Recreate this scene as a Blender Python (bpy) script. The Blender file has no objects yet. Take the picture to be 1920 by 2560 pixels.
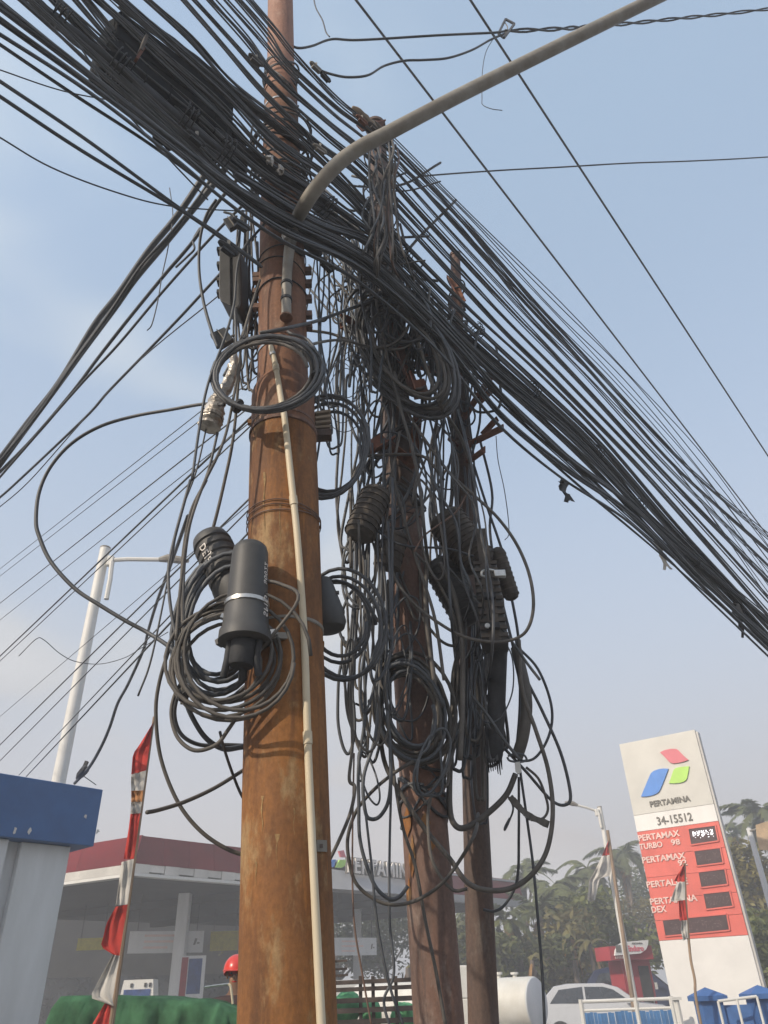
import bpy, bmesh, math, random
from mathutils import Vector, Matrix, Euler
from mathutils import noise as mnoise

random.seed(7)
S = bpy.context.scene
COL = S.collection
rad = math.radians

# ---------------------------------------------------------------- camera
F_PX = 1850.0                     # focal length in pixels of the 1920 x 2560 photograph
PITCH = rad(33.0)
ROLL = rad(2.2)
CAM = Vector((0.0, 0.0, 1.6))
FWD = Vector((0, math.cos(PITCH), math.sin(PITCH)))
R0 = Vector((1, 0, 0)); U0 = Vector((0, -math.sin(PITCH), math.cos(PITCH)))
RGT = R0 * math.cos(ROLL) - U0 * math.sin(ROLL)
UPV = U0 * math.cos(ROLL) + R0 * math.sin(ROLL)
cd = bpy.data.cameras.new('camera')
cam = bpy.data.objects.new('camera', cd)
COL.objects.link(cam)
cd.sensor_fit = 'HORIZONTAL'; cd.sensor_width = 36.0
cd.lens = 36.0 * F_PX / 1920.0
cd.clip_start = 0.05; cd.clip_end = 2000
m = Matrix((RGT, UPV, -FWD)).transposed().to_4x4(); m.translation = CAM
cam.matrix_world = m
S.camera = cam

# ---------------------------------------------------------------- sky, sun, exposure
SUN_DIR = Vector((-0.66, -0.56, 0.56)).normalized()      # towards the sun
el = math.asin(SUN_DIR.z); az = math.atan2(SUN_DIR.x, SUN_DIR.y)
W = bpy.data.worlds.new('World'); S.world = W; W.use_nodes = True
nt = W.node_tree; nt.nodes.clear()
def wn(t, **k):
    n = nt.nodes.new(t)
    for a, b in k.items(): setattr(n, a, b)
    return n
sky = wn('ShaderNodeTexSky', sky_type='NISHITA')
sky.sun_disc = False; sky.sun_elevation = el; sky.sun_rotation = az % (2 * math.pi)
sky.air_density = 1.0; sky.dust_density = 2.2; sky.ozone_density = 1.2
bg1 = wn('ShaderNodeBackground'); bg1.inputs[1].default_value = 0.15
nt.links.new(sky.outputs[0], bg1.inputs[0])
bg2 = wn('ShaderNodeBackground'); bg2.inputs[1].default_value = 1.0      # thin haze and cloud: grey towards the horizon, bluer above
tc = wn('ShaderNodeTexCoord')
sep = wn('ShaderNodeSeparateXYZ'); nt.links.new(tc.outputs['Generated'], sep.inputs[0])
mr = wn('ShaderNodeMapRange', interpolation_type='SMOOTHSTEP')
mr.inputs[1].default_value = 0.0; mr.inputs[2].default_value = 0.80
mr.inputs[3].default_value = 1.0; mr.inputs[4].default_value = 0.50
nt.links.new(sep.outputs[2], mr.inputs[0])
hz_t = wn('ShaderNodeMapRange'); hz_t.inputs[1].default_value = 0.15; hz_t.inputs[2].default_value = 0.85
nt.links.new(sep.outputs[2], hz_t.inputs[0])
hz_c = wn('ShaderNodeMix', data_type='RGBA'); hz_c.inputs[6].default_value = (0.332, 0.318, 0.322, 1); hz_c.inputs[7].default_value = (0.340, 0.425, 0.500, 1)
nt.links.new(hz_t.outputs[0], hz_c.inputs[0]); cl_c = wn('ShaderNodeMix', data_type='RGBA'); cl_c.inputs[7].default_value = (0.46, 0.455, 0.455, 1); nt.links.new(hz_c.outputs[2], cl_c.inputs[6]); nt.links.new(cl_c.outputs[2], bg2.inputs[0])
mp = wn('ShaderNodeMapping'); mp.inputs['Scale'].default_value = (1.0, 1.0, 1.9); mp.inputs['Location'].default_value = (0.35, 0.1, 0.0)
nt.links.new(tc.outputs['Generated'], mp.inputs[0])
cn = wn('ShaderNodeTexNoise'); cn.inputs['Scale'].default_value = 2.1; cn.inputs['Detail'].default_value = 3.0; cn.inputs['Roughness'].default_value = 0.42
nt.links.new(mp.outputs[0], cn.inputs['Vector'])
cr = wn('ShaderNodeMapRange', interpolation_type='SMOOTHSTEP')
cr.inputs[1].default_value = 0.50; cr.inputs[2].default_value = 0.72; cr.inputs[3].default_value = 0.0; cr.inputs[4].default_value = 0.45
nt.links.new(cn.outputs['Fac'], cr.inputs[0]); nt.links.new(cr.outputs[0], cl_c.inputs[0])
ad = wn('ShaderNodeMath', operation='ADD', use_clamp=True)
nt.links.new(mr.outputs[0], ad.inputs[0]); nt.links.new(cr.outputs[0], ad.inputs[1])
mx = wn('ShaderNodeMixShader')
nt.links.new(ad.outputs[0], mx.inputs[0]); nt.links.new(bg1.outputs[0], mx.inputs[1]); nt.links.new(bg2.outputs[0], mx.inputs[2])
wo = wn('ShaderNodeOutputWorld'); nt.links.new(mx.outputs[0], wo.inputs[0])

sd = bpy.data.lights.new('sun', 'SUN'); sd.energy = 2.05; sd.angle = rad(0.9); sd.color = (1.0, 0.88, 0.72)
so = bpy.data.objects.new('sun', sd); COL.objects.link(so)
so.rotation_euler = SUN_DIR.to_track_quat('Z', 'Y').to_euler(); so.location = (-8, -8, 14)

S.view_settings.view_transform = 'Standard'; S.view_settings.look = 'None'
S.view_settings.exposure = 0.82; S.view_settings.gamma = 1.0; S.view_settings.use_curve_mapping = False
S.cycles.max_bounces = 6; S.cycles.volume_bounces = 1; S.cycles.transparent_max_bounces = 8
S.cycles.use_denoising = True

# ---------------------------------------------------------------- from a place in the photograph to a point in the world
def ray(px, py):
    return FWD + RGT * ((px - 960) / F_PX) + UPV * ((1280 - py) / F_PX)
def PY(px, py, Y):
    r = ray(px, py); return CAM + r * (Y / r.y)
def PZ(px, py, z):
    r = ray(px, py); return CAM + r * ((z - CAM.z) / r.z)
def PC(px, py, c):                      # on the vertical plane X - Y = c, the line the poles stand in
    r = ray(px, py); return CAM + r * (c / (r.x - r.y))
def PP(px, py, p, n):
    r = ray(px, py); return CAM + r * ((p - CAM).dot(n) / r.dot(n))
def proj(p):
    d = p - CAM; z = d.dot(FWD)
    return 960 + d.dot(RGT) / z * F_PX, 1280 - d.dot(UPV) / z * F_PX
def depth(p): return (p - CAM).dot(FWD)
def zat(p, py):                          # height on the vertical through p seen at image row py
    lo, hi = -3.0, 14.0
    for _ in range(40):
        m_ = (lo + hi) / 2
        if proj(Vector((p.x, p.y, m_)))[1] > py: lo = m_
        else: hi = m_
    return (lo + hi) / 2

# ---------------------------------------------------------------- materials
def newmat(name):
    m = bpy.data.materials.new(name); m.use_nodes = True
    n = m.node_tree; b = n.nodes['Principled BSDF']
    return m, n, b
def M(name, col, rough=0.6, metal=0.0, var=0.18, scale=6.0, bump=0.0, bscale=40.0, spec=0.4, col2=None, stretch=(1, 1, 1), transl=0.0):
    m, n, b = newmat(name)
    tc = n.nodes.new('ShaderNodeTexCoord'); mp = n.nodes.new('ShaderNodeMapping'); mp.inputs['Scale'].default_value = stretch
    n.links.new(tc.outputs['Object'], mp.inputs[0])
    nz = n.nodes.new('ShaderNodeTexNoise'); nz.inputs['Scale'].default_value = scale; nz.inputs['Detail'].default_value = 6; nz.inputs['Roughness'].default_value = 0.62
    n.links.new(mp.outputs[0], nz.inputs['Vector'])
    mx = n.nodes.new('ShaderNodeMix'); mx.data_type = 'RGBA'
    c = Vector(col); c2 = Vector(col2) if col2 else c * (1 - 2 * var); c1 = c if col2 else c * (1 + var)
    mx.inputs[6].default_value = (*c1, 1); mx.inputs[7].default_value = (*c2, 1)
    r = n.nodes.new('ShaderNodeMapRange'); r.inputs[1].default_value = 0.34; r.inputs[2].default_value = 0.68
    n.links.new(nz.outputs['Fac'], r.inputs[0]); n.links.new(r.outputs[0], mx.inputs[0])
    oi = n.nodes.new('ShaderNodeObjectInfo')
    hv = n.nodes.new('ShaderNodeHueSaturation')
    mr2 = n.nodes.new('ShaderNodeMapRange'); mr2.inputs[3].default_value = 1 - var * 0.7; mr2.inputs[4].default_value = 1 + var * 0.7
    n.links.new(oi.outputs['Random'], mr2.inputs[0]); n.links.new(mr2.outputs[0], hv.inputs['Value'])
    n.links.new(mx.outputs[2], hv.inputs['Color']); n.links.new(hv.outputs[0], b.inputs['Base Color'])
    b.inputs['Roughness'].default_value = rough; b.inputs['Metallic'].default_value = metal
    b.inputs['Specular IOR Level'].default_value = spec
    if bump:
        bz = n.nodes.new('ShaderNodeTexNoise'); bz.inputs['Scale'].default_value = bscale; bz.inputs['Detail'].default_value = 5
        n.links.new(mp.outputs[0], bz.inputs['Vector'])
        bp = n.nodes.new('ShaderNodeBump'); bp.inputs['Strength'].default_value = bump; bp.inputs['Distance'].default_value = 0.01
        n.links.new(bz.outputs['Fac'], bp.inputs['Height']); n.links.new(bp.outputs[0], b.inputs['Normal'])
    if transl:
        tr = n.nodes.new('ShaderNodeBsdfTranslucent'); n.links.new(hv.outputs[0], tr.inputs[0])
        ms = n.nodes.new('ShaderNodeMixShader'); ms.inputs[0].default_value = transl
        n.links.new(b.outputs[0], ms.inputs[1]); n.links.new(tr.outputs[0], ms.inputs[2])
        n.links.new(ms.outputs[0], n.nodes['Material Output'].inputs[0])
    return m

def rust_mat(name, base, dark, pale, orange, palebias=0.0, streak=1.0):
    m, n, b = newmat(name)
    N = n.nodes; L = n.links.new
    tc = N.new('ShaderNodeTexCoord')
    def nz(scale, stretch, detail=6, rough=0.6):
        mp = N.new('ShaderNodeMapping'); mp.inputs['Scale'].default_value = stretch; L(tc.outputs['Object'], mp.inputs[0])
        t = N.new('ShaderNodeTexNoise'); t.inputs['Scale'].default_value = scale; t.inputs['Detail'].default_value = detail; t.inputs['Roughness'].default_value = rough
        L(mp.outputs[0], t.inputs['Vector']); return t.outputs['Fac']
    def ramp(f, a, c_):
        r = N.new('ShaderNodeMapRange'); r.interpolation_type = 'SMOOTHSTEP'; r.inputs[1].default_value = a; r.inputs[2].default_value = c_; L(f, r.inputs[0]); return r.outputs[0]
    def mix(f, a, c_):
        x = N.new('ShaderNodeMix'); x.data_type = 'RGBA'; L(f, x.inputs[0])
        for i, v in ((6, a), (7, c_)):
            if isinstance(v, tuple): x.inputs[i].default_value = (*v, 1)
            else: L(v, x.inputs[i])
        return x.outputs[2]
    big = nz(3.0, (1, 1, 0.5)); st = nz(18, (1, 1, 0.05)); fine = nz(70, (1, 1, 0.7), 8, 0.75); st2 = nz(34, (1, 1, 0.10), 4); patch = nz(7, (1, 1, 0.45), 7, 0.7)
    c = mix(ramp(big, 0.35, 0.66), base, orange)
    c = mix(ramp(nz(5.5, (1, 1, 0.22), 7, 0.7), 0.46, 0.64), c, tuple(0.80 * a_ for a_ in base))
    c = mix(ramp(st, 0.50, 0.78), c, dark)
    c = mix(ramp(patch, 0.56 - palebias, 0.70 - palebias * 0.6), c, pale)
    c = mix(ramp(st2, 0.60, 0.72), c, orange)
    hv = N.new('ShaderNodeHueSaturation'); mr = N.new('ShaderNodeMapRange'); mr.inputs[1].default_value = 0.3; mr.inputs[2].default_value = 0.7; mr.inputs[3].default_value = 0.72; mr.inputs[4].default_value = 1.22
    L(fine, mr.inputs[0]); L(mr.outputs[0], hv.inputs['Value']); L(c, hv.inputs['Color']); L(hv.outputs[0], b.inputs['Base Color'])
    rr = N.new('ShaderNodeMapRange'); rr.inputs[3].default_value = 0.55; rr.inputs[4].default_value = 0.9; L(patch, rr.inputs[0]); L(rr.outputs[0], b.inputs['Roughness'])
    b.inputs['Specular IOR Level'].default_value = 0.3
    bp = N.new('ShaderNodeBump'); bp.inputs['Strength'].default_value = 0.45; bp.inputs['Distance'].default_value = 0.004; L(fine, bp.inputs['Height']); L(bp.outputs[0], b.inputs['Normal'])
    return m

MT = {}
MT['rust'] = rust_mat('rust_orange', (0.178, 0.078, 0.030), (0.085, 0.038, 0.020), (0.32, 0.205, 0.098), (0.29, 0.122, 0.034), 0.05)
MT['rust_up'] = rust_mat('rust_upper', (0.18, 0.088, 0.054), (0.10, 0.052, 0.034), (0.27, 0.175, 0.12), (0.22, 0.105, 0.056), 0.04)
MT['rust_top'] = rust_mat('rust_top', (0.30, 0.16, 0.11), (0.20, 0.10, 0.07), (0.38, 0.24, 0.18), (0.33, 0.16, 0.10), 0.04)
MT['rust_dark'] = rust_mat('rust_dark', (0.165, 0.110, 0.090), (0.085, 0.060, 0.052), (0.21, 0.155, 0.128), (0.185, 0.100, 0.070), 0.0)
MT['rust_grey'] = rust_mat('rust_grey', (0.105, 0.078, 0.067), (0.06, 0.046, 0.042), (0.15, 0.12, 0.10), (0.125, 0.078, 0.058), 0.0)
MT['bracket'] = rust_mat('bracket_rust', (0.17, 0.072, 0.048), (0.09, 0.04, 0.03), (0.21, 0.12, 0.085), (0.20, 0.08, 0.042))
MT['cable'] = M('cable_black', (0.066, 0.071, 0.078), 0.55, var=0.3, scale=3, spec=0.5)  # black lifted in the colour to stand in for lens veil
MT['cable_dust'] = M('cable_dusty', (0.105, 0.094, 0.082), 0.65, var=0.28, scale=5)
MT['cable_faded_hazy'] = M('cable_faded_hazy', (0.10, 0.105, 0.11), 0.6, var=0.3, scale=4)  # faded plastic; the pale tone also carries haze on the lower left wires
MT['cable_grey'] = M('cable_grey', (0.078, 0.079, 0.082), 0.5, var=0.3, scale=4)
MT['cable_brown'] = M('cable_brown', (0.16, 0.10, 0.075), 0.6, var=0.25, scale=4)
MT['plastic'] = M('closure_plastic', (0.062, 0.060, 0.058), 0.55, var=0.12, scale=8, bump=0.05, bscale=200, spec=0.45)
MT['plastic_dust'] = M('closure_dusty', (0.115, 0.096, 0.078), 0.85, var=0.25, scale=14, col2=(0.052, 0.046, 0.042))
MT['plastic_grey'] = M('closure_grey', (0.060, 0.060, 0.060), 0.6, var=0.15, scale=8)
MT['rubber'] = M('tape_black', (0.034, 0.035, 0.038), 0.65, var=0.25, scale=10, bump=0.2, bscale=60)  # tape black lifted in colour as well, standing in for lens veil
MT['closure_shaded'] = M('closure_shaded', (0.014, 0.016, 0.019), 0.85, var=0.15, scale=6, spec=0.1)  # near-black colour carries the shade of the cables above the slung closure
MT['foil'] = M('silver_tape', (0.42, 0.38, 0.33), 0.38, metal=0.55, var=0.3, scale=14, bump=0.8, bscale=35, spec=0.5)
MT['steel'] = M('steel_bright', (0.62, 0.60, 0.56), 0.28, metal=0.9, var=0.12, scale=20)
MT['galv'] = M('galvanised', (0.28, 0.262, 0.228), 0.6, metal=0.1, var=0.14, scale=7, col2=(0.175, 0.15, 0.118), bump=0.1, bscale=60, stretch=(1, 1, 1))
MT['cream'] = M('cream_plastic', (0.62, 0.54, 0.40), 0.5, var=0.1, scale=7, col2=(0.52, 0.43, 0.29), stretch=(1, 1, 0.3))
MT['white'] = M('white_paint', (0.66, 0.645, 0.61), 0.5, var=0.06, scale=3, col2=(0.60, 0.58, 0.53))
MT['white_wall'] = M('white_wall', (0.68, 0.685, 0.69), 0.7, var=0.08, scale=3.2, col2=(0.58, 0.585, 0.58), stretch=(1, 1, 0.2))
MT['signgrey'] = M('sign_silver', (0.60, 0.58, 0.53), 0.45, var=0.05, scale=1.5)
MT['signwhite'] = M('sign_white', (0.72, 0.70, 0.67), 0.45, var=0.04, scale=1.5)
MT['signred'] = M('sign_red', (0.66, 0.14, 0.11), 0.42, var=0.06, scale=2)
MT['signside'] = M('sign_side', (0.55, 0.53, 0.50), 0.5, var=0.1, scale=2)
MT['letter_grey'] = M('letter_grey', (0.16, 0.15, 0.13), 0.5, var=0.06)
MT['letter_white'] = M('letter_white', (0.80, 0.74, 0.68), 0.5, var=0.03)
MT['letter_pink'] = M('letter_worn_white', (0.78, 0.56, 0.50), 0.5, var=0.08)
MT['logo_red'] = M('logo_red', (0.62, 0.16, 0.19), 0.45, var=0.04)
MT['logo_blue'] = M('logo_blue', (0.085, 0.24, 0.62), 0.45, var=0.04)
MT['logo_green'] = M('logo_green', (0.42, 0.68, 0.13), 0.45, var=0.04)
MT['screen'] = M('screen_dark', (0.085, 0.055, 0.055), 0.3, var=0.12, scale=9)
MT['led_off'] = M('led_off', (0.28, 0.20, 0.19), 0.4, var=0.2)
MT['blue'] = M('blue_panel', (0.045, 0.135, 0.33), 0.5, var=0.14, scale=2.0, col2=(0.036, 0.10, 0.25))
MT['bluewall'] = M('blue_wall', (0.05, 0.13, 0.33), 0.6, var=0.12, scale=3)
MT['bluefence'] = M('blue_fence', (0.07, 0.20, 0.42), 0.55, var=0.2, scale=5)
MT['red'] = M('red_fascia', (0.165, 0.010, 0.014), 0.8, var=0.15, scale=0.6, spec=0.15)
MT['red_kiosk'] = M('red_kiosk', (0.36, 0.045, 0.055), 0.5, var=0.1, scale=1)
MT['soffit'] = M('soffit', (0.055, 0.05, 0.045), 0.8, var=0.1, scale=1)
MT['gutter'] = M('gutter_cream', (0.58, 0.55, 0.50), 0.6, var=0.1, scale=1.2)
MT['fascia_grey'] = M('fascia_grey', (0.40, 0.39, 0.39), 0.5, var=0.1, scale=0.7, col2=(0.33, 0.32, 0.32))
MT['dark'] = M('dark_interior', (0.05, 0.048, 0.045), 0.8, var=0.2, scale=1)
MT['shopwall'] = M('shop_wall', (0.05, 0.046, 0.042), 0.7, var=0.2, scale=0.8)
MT['yellow'] = M('yellow_sign', (0.50, 0.44, 0.05), 0.5, var=0.1)
MT['flag_red'] = M('flag_red', (0.62, 0.06, 0.045), 0.8, var=0.1, scale=7, transl=0.3)
MT['flag_white'] = M('flag_white', (0.70, 0.67, 0.62), 0.8, var=0.1, scale=7, transl=0.3)
MT['flag_orange'] = M('flag_orange', (0.62, 0.30, 0.12), 0.8, var=0.1, scale=7, transl=0.3)
MT['bamboo'] = M('bamboo', (0.30, 0.21, 0.14), 0.7, var=0.2, scale=8, stretch=(1, 1, 0.3))
MT['tarp'] = M('green_tarp', (0.045, 0.120, 0.060), 0.9, var=0.25, scale=5, bump=0.5, bscale=12, spec=0.1)
MT['sack'] = M('green_sack', (0.10, 0.33, 0.14), 0.7, var=0.2, scale=6, bump=0.4, bscale=14)
MT['wood_dark'] = M('wood_dark', (0.075, 0.055, 0.045), 0.8, var=0.25, scale=8)
MT['tank'] = M('tank_white', (0.72, 0.70, 0.64), 0.45, var=0.06, scale=2, col2=(0.60, 0.57, 0.50))
MT['silver'] = M('car_silver', (0.62, 0.63, 0.65), 0.25, metal=0.35, var=0.03, spec=0.6)
MT['carblue'] = M('car_navy', (0.022, 0.032, 0.075), 0.25, var=0.05, spec=0.6)
MT['glass'] = M('car_glass', (0.02, 0.024, 0.028), 0.08, var=0.05, spec=0.8)
MT['tyre'] = M('tyre', (0.03, 0.03, 0.03), 0.8, var=0.1)
MT['lamp_red'] = M('tail_lamp', (0.5, 0.02, 0.02), 0.25, var=0.05)
MT['helmet'] = M('helmet_red', (0.62, 0.045, 0.03), 0.3, var=0.06, spec=0.6)
MT['skin'] = M('skin', (0.30, 0.16, 0.10), 0.55, var=0.05)
MT['jacket'] = M('jacket', (0.055, 0.030, 0.030), 0.8, var=0.15, bump=0.3)
MT['trousers'] = M('trousers', (0.045, 0.05, 0.07), 0.8, var=0.15)
MT['leafA'] = M('leaf_green', (0.145, 0.160, 0.045), 0.55, var=0.35, scale=0.8, transl=0.35)
MT['leafB'] = M('leaf_olive', (0.20, 0.170, 0.055), 0.55, var=0.35, scale=0.8, transl=0.35)
MT['leafC'] = M('leaf_dark', (0.105, 0.118, 0.042), 0.55, var=0.3, scale=0.8, transl=0.3)
MT['leaf_dry'] = M('leaf_dry', (0.34, 0.19, 0.07), 0.8, var=0.25, scale=2, transl=0.25)
MT['frond'] = M('palm_frond', (0.15, 0.165, 0.055), 0.5, var=0.3, scale=0.6, transl=0.3)
MT['trunk'] = M('trunk_grey', (0.19, 0.15, 0.12), 0.85, var=0.25, scale=6, stretch=(1, 1, 0.4))
MT['asphalt'] = M('asphalt', (0.06, 0.06, 0.06), 0.9, var=0.2, scale=0.8, bump=0.3, bscale=60)
MT['concrete'] = M('concrete', (0.17, 0.165, 0.155), 0.85, var=0.15, scale=0.5, bump=0.2, bscale=30)
MT['tan'] = M('tan_sheet', (0.52, 0.38, 0.24), 0.8, var=0.15, scale=3)
MT['poster_blue'] = M('poster_blue', (0.03, 0.07, 0.22), 0.5, var=0.25, scale=5)
MT['poster_red'] = M('poster_red', (0.28, 0.02, 0.03), 0.5, var=0.1)
MT['brown_paper'] = M('plaster_brown', (0.28, 0.22, 0.16), 0.9, var=0.2, scale=3)
MT['paint_drip'] = M('paint_drip', (0.30, 0.185, 0.075), 0.8, var=0.2, scale=60)
def emit(name, col, s):
    m, n, b = newmat(name); b.inputs['Base Color'].default_value = (*col, 1)
    b.inputs['Emission Color'].default_value = (*col, 1); b.inputs['Emission Strength'].default_value = s; return m
MT['led'] = emit('led_lit', (0.95, 0.97, 1.0), 1.6)

# ---------------------------------------------------------------- mesh helpers
class MB:
    def __init__(s): s.v = []; s.f = []
    def add(s, vs, fs):
        o = len(s.v); s.v += [Vector(p) for p in vs]; s.f += [tuple(i + o for i in f) for f in fs]; return s
    def box8(s, P): return s.add(P, [(0, 3, 2, 1), (4, 5, 6, 7), (0, 1, 5, 4), (1, 2, 6, 5), (2, 3, 7, 6), (3, 0, 4, 7)])
    def obox(s, o, a, b, c):      # corner and three edge vectors
        o = Vector(o); return s.box8([o, o + a, o + a + b, o + b, o + c, o + a + c, o + a + b + c, o + b + c])
    def bar(s, p, q, w, h, up=Vector((0, 0, 1))):
        d = (q - p).normalized(); x = d.cross(up)
        if x.length < 1e-3: x = d.cross(Vector((0, 1, 0)))
        x.normalize(); y = x.cross(d).normalized()
        return s.obox(p - x * w / 2 - y * h / 2, x * w, y * h, q - p)
    def angle(s, p, q, w, t=0.006, up=Vector((0, 0, 1))):   # angle-iron
        d = (q - p).normalized(); x = d.cross(up)
        if x.length < 1e-3: x = d.cross(Vector((0, 1, 0)))
        x.normalize(); y = x.cross(d).normalized()
        s.obox(p, x * w, y * t, q - p); return s.obox(p + y * t, x * t, y * (w - t), q - p)
    def tube(s, pts, r, n=6, caps=True):
        pts = [Vector(p) for p in pts]; k = len(pts)
        rs = r if isinstance(r, (list, tuple)) else [r] * k
        T = []
        for i in range(k):
            t = pts[min(i + 1, k - 1)] - pts[max(i - 1, 0)]
            T.append(t.normalized() if t.length > 1e-9 else Vector((0, 0, 1)))
        a = T[0].orthogonal().normalized(); vs = []
        for i in range(k):
            a = a - T[i] * a.dot(T[i])
            if a.length < 1e-6: a = T[i].orthogonal()
            a.normalize(); b = T[i].cross(a)
            for j in range(n):
                an = 2 * math.pi * j / n
                vs.append(pts[i] + (a * math.cos(an) + b * math.sin(an)) * rs[i])
        fs = []
        for i in range(k - 1):
            for j in range(n):
                j2 = (j + 1) % n
                fs.append((i * n + j, i * n + j2, (i + 1) * n + j2, (i + 1) * n + j))
        if caps:
            fs.append(tuple(range(n - 1, -1, -1))); fs.append(tuple((k - 1) * n + j for j in range(n)))
        return s.add(vs, fs)
    def lathe(s, p, q, prof, n=24):      # profile of (fraction along p-q, radius)
        p = Vector(p); q = Vector(q)
        return s.tube([p + (q - p) * t for t, _ in prof], [max(r, 1e-4) for _, r in prof], n)
    def prism(s, poly, vec):
        n = len(poly); poly = [Vector(p) for p in poly]; vec = Vector(vec)
        s.add(poly + [p + vec for p in poly], [tuple(range(n)), tuple(range(2 * n - 1, n - 1, -1))] + [(i, i + n, (i + 1) % n + n, (i + 1) % n) for i in range(n)]); return s
    def build(s, name, mat, parent=None, smooth=None, bevel=0, fix=True):
        me = bpy.data.meshes.new(name)
        if parent is not None:
            o = parent.matrix_local.translation.copy() if parent.parent is None else parent.parent.location + parent.location
        else:
            xs = [v.x for v in s.v]; ys = [v.y for v in s.v]
            o = Vector(((min(xs) + max(xs)) / 2, (min(ys) + max(ys)) / 2, min(v.z for v in s.v)))
        if parent is not None: o = wloc(parent)
        me.from_pydata([v - o for v in s.v], [], s.f); me.update()
        if fix:
            bm = bmesh.new(); bm.from_mesh(me); bmesh.ops.recalc_face_normals(bm, faces=bm.faces)
            bm.to_mesh(me); bm.free()
        if smooth is not None:
            for p in me.polygons: p.use_smooth = True
            if smooth > 0: me.set_sharp_from_angle(angle=rad(smooth))
        me.materials.append(MT[mat] if isinstance(mat, str) else mat)
        ob = bpy.data.objects.new(name, me); COL.objects.link(ob)
        if parent is not None: ob.parent = parent
        else: ob.location = o
        if bevel:
            md = ob.modifiers.new('bevel', 'BEVEL'); md.width = bevel; md.segments = 2; md.limit_method = 'ANGLE'
        return ob
def wloc(o):
    l = o.location.copy()
    while o.parent is not None:
        o = o.parent; l = l + o.location
    return l
def tag(o, label, cat=None, group=None, kind=None):
    if label: o['label'] = label
    if cat: o['category'] = cat
    if group: o['group'] = group
    if kind: o['kind'] = kind
    return o
def thing(name, label, cat, loc, group=None):
    o = bpy.data.objects.new(name, None); COL.objects.link(o); o.location = loc; o.empty_display_size = 0.1
    return tag(o, label, cat, group)
def struct(o): o['kind'] = 'structure'; return o
def smooth(P, k=6):
    P = [Vector(p) for p in P]; out = []
    if len(P) == 2:
        return [P[0].lerp(P[1], i / k) for i in range(k + 1)]
    E = [P[0] * 2 - P[1]] + P + [P[-1] * 2 - P[-2]]
    for i in range(1, len(E) - 2):
        a, b, c, d = E[i - 1], E[i], E[i + 1], E[i + 2]
        for j in range(k):
            t = j / k
            out.append(0.5 * ((2 * b) + (c - a) * t + (2 * a - 5 * b + 4 * c - d) * t * t + (3 * b - a - 3 * c + d) * t ** 3))
    out.append(P[-1]); return out
def text_mesh(body, size, bold=0.0, ext=0.0, align='LEFT', spacing=1.0, xs=1.0):
    cu = bpy.data.curves.new('txt', 'FONT'); cu.body = body; cu.size = size; cu.offset = bold; cu.extrude = ext; cu.align_x = align; cu.space_character = spacing
    cu.resolution_u = 3
    ob = bpy.data.objects.new('txt', cu); COL.objects.link(ob)
    dg = bpy.context.evaluated_depsgraph_get(); dg.update()
    me = bpy.data.meshes.new_from_object(ob.evaluated_get(dg))
    vs = [Vector((v.co.x * xs, v.co.y, v.co.z)) for v in me.vertices]; fs = [tuple(p.vertices) for p in me.polygons]
    bpy.data.objects.remove(ob); bpy.data.curves.remove(cu); bpy.data.meshes.remove(me)
    return vs, fs
def put_text(mb, body, size, o, xdir, ydir, bold=0.0, ext=0.004, align='LEFT', spacing=1.0, xs=1.0):
    vs, fs = text_mesh(body, size, bold, ext, align, spacing, xs)
    xdir = xdir.normalized(); ydir = ydir.normalized(); n = xdir.cross(ydir)
    return mb.add([o + xdir * v.x + ydir * v.y + n * v.z for v in vs], fs)

# ================================================================ the setting: ground, road, forecourt
def sheet(name, x0, x1, y0, y1, z, mat):
    mb = MB().add([(x0, y0, z), (x1, y0, z), (x1, y1, z), (x0, y1, z)], [(0, 1, 2, 3)])
    return struct(mb.build(name, mat))
sheet('ground', -300, 300, -100, 400, 0.0, 'concrete')
E1 = Vector((1, 1, 0)).normalized(); E2 = Vector((-1, 1, 0)).normalized()      # along the road, and across it
mb = MB(); o = Vector((2.0, -1.0, 0.004))
mb.add([o - E1 * 60 + E2 * 0, o + E1 * 90, o + E1 * 90 - E2 * 9, o - E1 * 60 - E2 * 9], [(0, 1, 2, 3)])
struct(mb.build('road', 'asphalt'))
mb = MB()
for i in range(-10, 20):
    a = o + E1 * (i * 5) - E2 * 4.5 + Vector((0, 0, 0.004)); mb.add([a, a + E1 * 2.5, a + E1 * 2.5 - E2 * 0.14, a - E2 * 0.14], [(0, 1, 2, 3)])
struct(mb.build('road_marking', 'white'))
mb = MB().obox(o - E1 * 60 + E2 * 0.002 - Vector((0, 0, 0.004)), E1 * 150, E2 * 0.2, Vector((0, 0, 0.13)))
struct(mb.build('kerb', 'concrete'))

# ================================================================ filling station canopy
ZT = 6.4
A = PZ(347, 2086, ZT); B = PZ(1302, 2201, ZT); Dk = PZ(243, 2103, ZT)
fd = (B - A).normalized(); sdv = (Dk - A).normalized()
zr = zat(A, 2158); zg = zat(A, 2189)
st = thing('filling_station', 'large filling station canopy with red and grey fascia behind the poles', 'filling station', Vector((A.x, A.y, 0)))
Lf = (B - A).length; Ls = 17.0
up = Vector((0, 0, 1)); nf = Vector((fd.y, -fd.x, 0)); ns = Vector((sdv.y, -sdv.x, 0))
if nf.y > 0: nf = -nf
if ns.dot(fd) > 0: ns = -ns
def wallpan(name, mat, p, d, l, z0, z1, n, t=0.08, lean=0.0, parent=None):
    a = Vector((p.x, p.y, z0)); b = a + d * l
    c = Vector((p.x, p.y, z1)) - n * lean
    mb = MB().box8([a, b, b - n * t, a - n * t, c, c + d * l, c + d * l - n * t, c - n * t])
    return mb.build(name, mat, parent or st)
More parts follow.
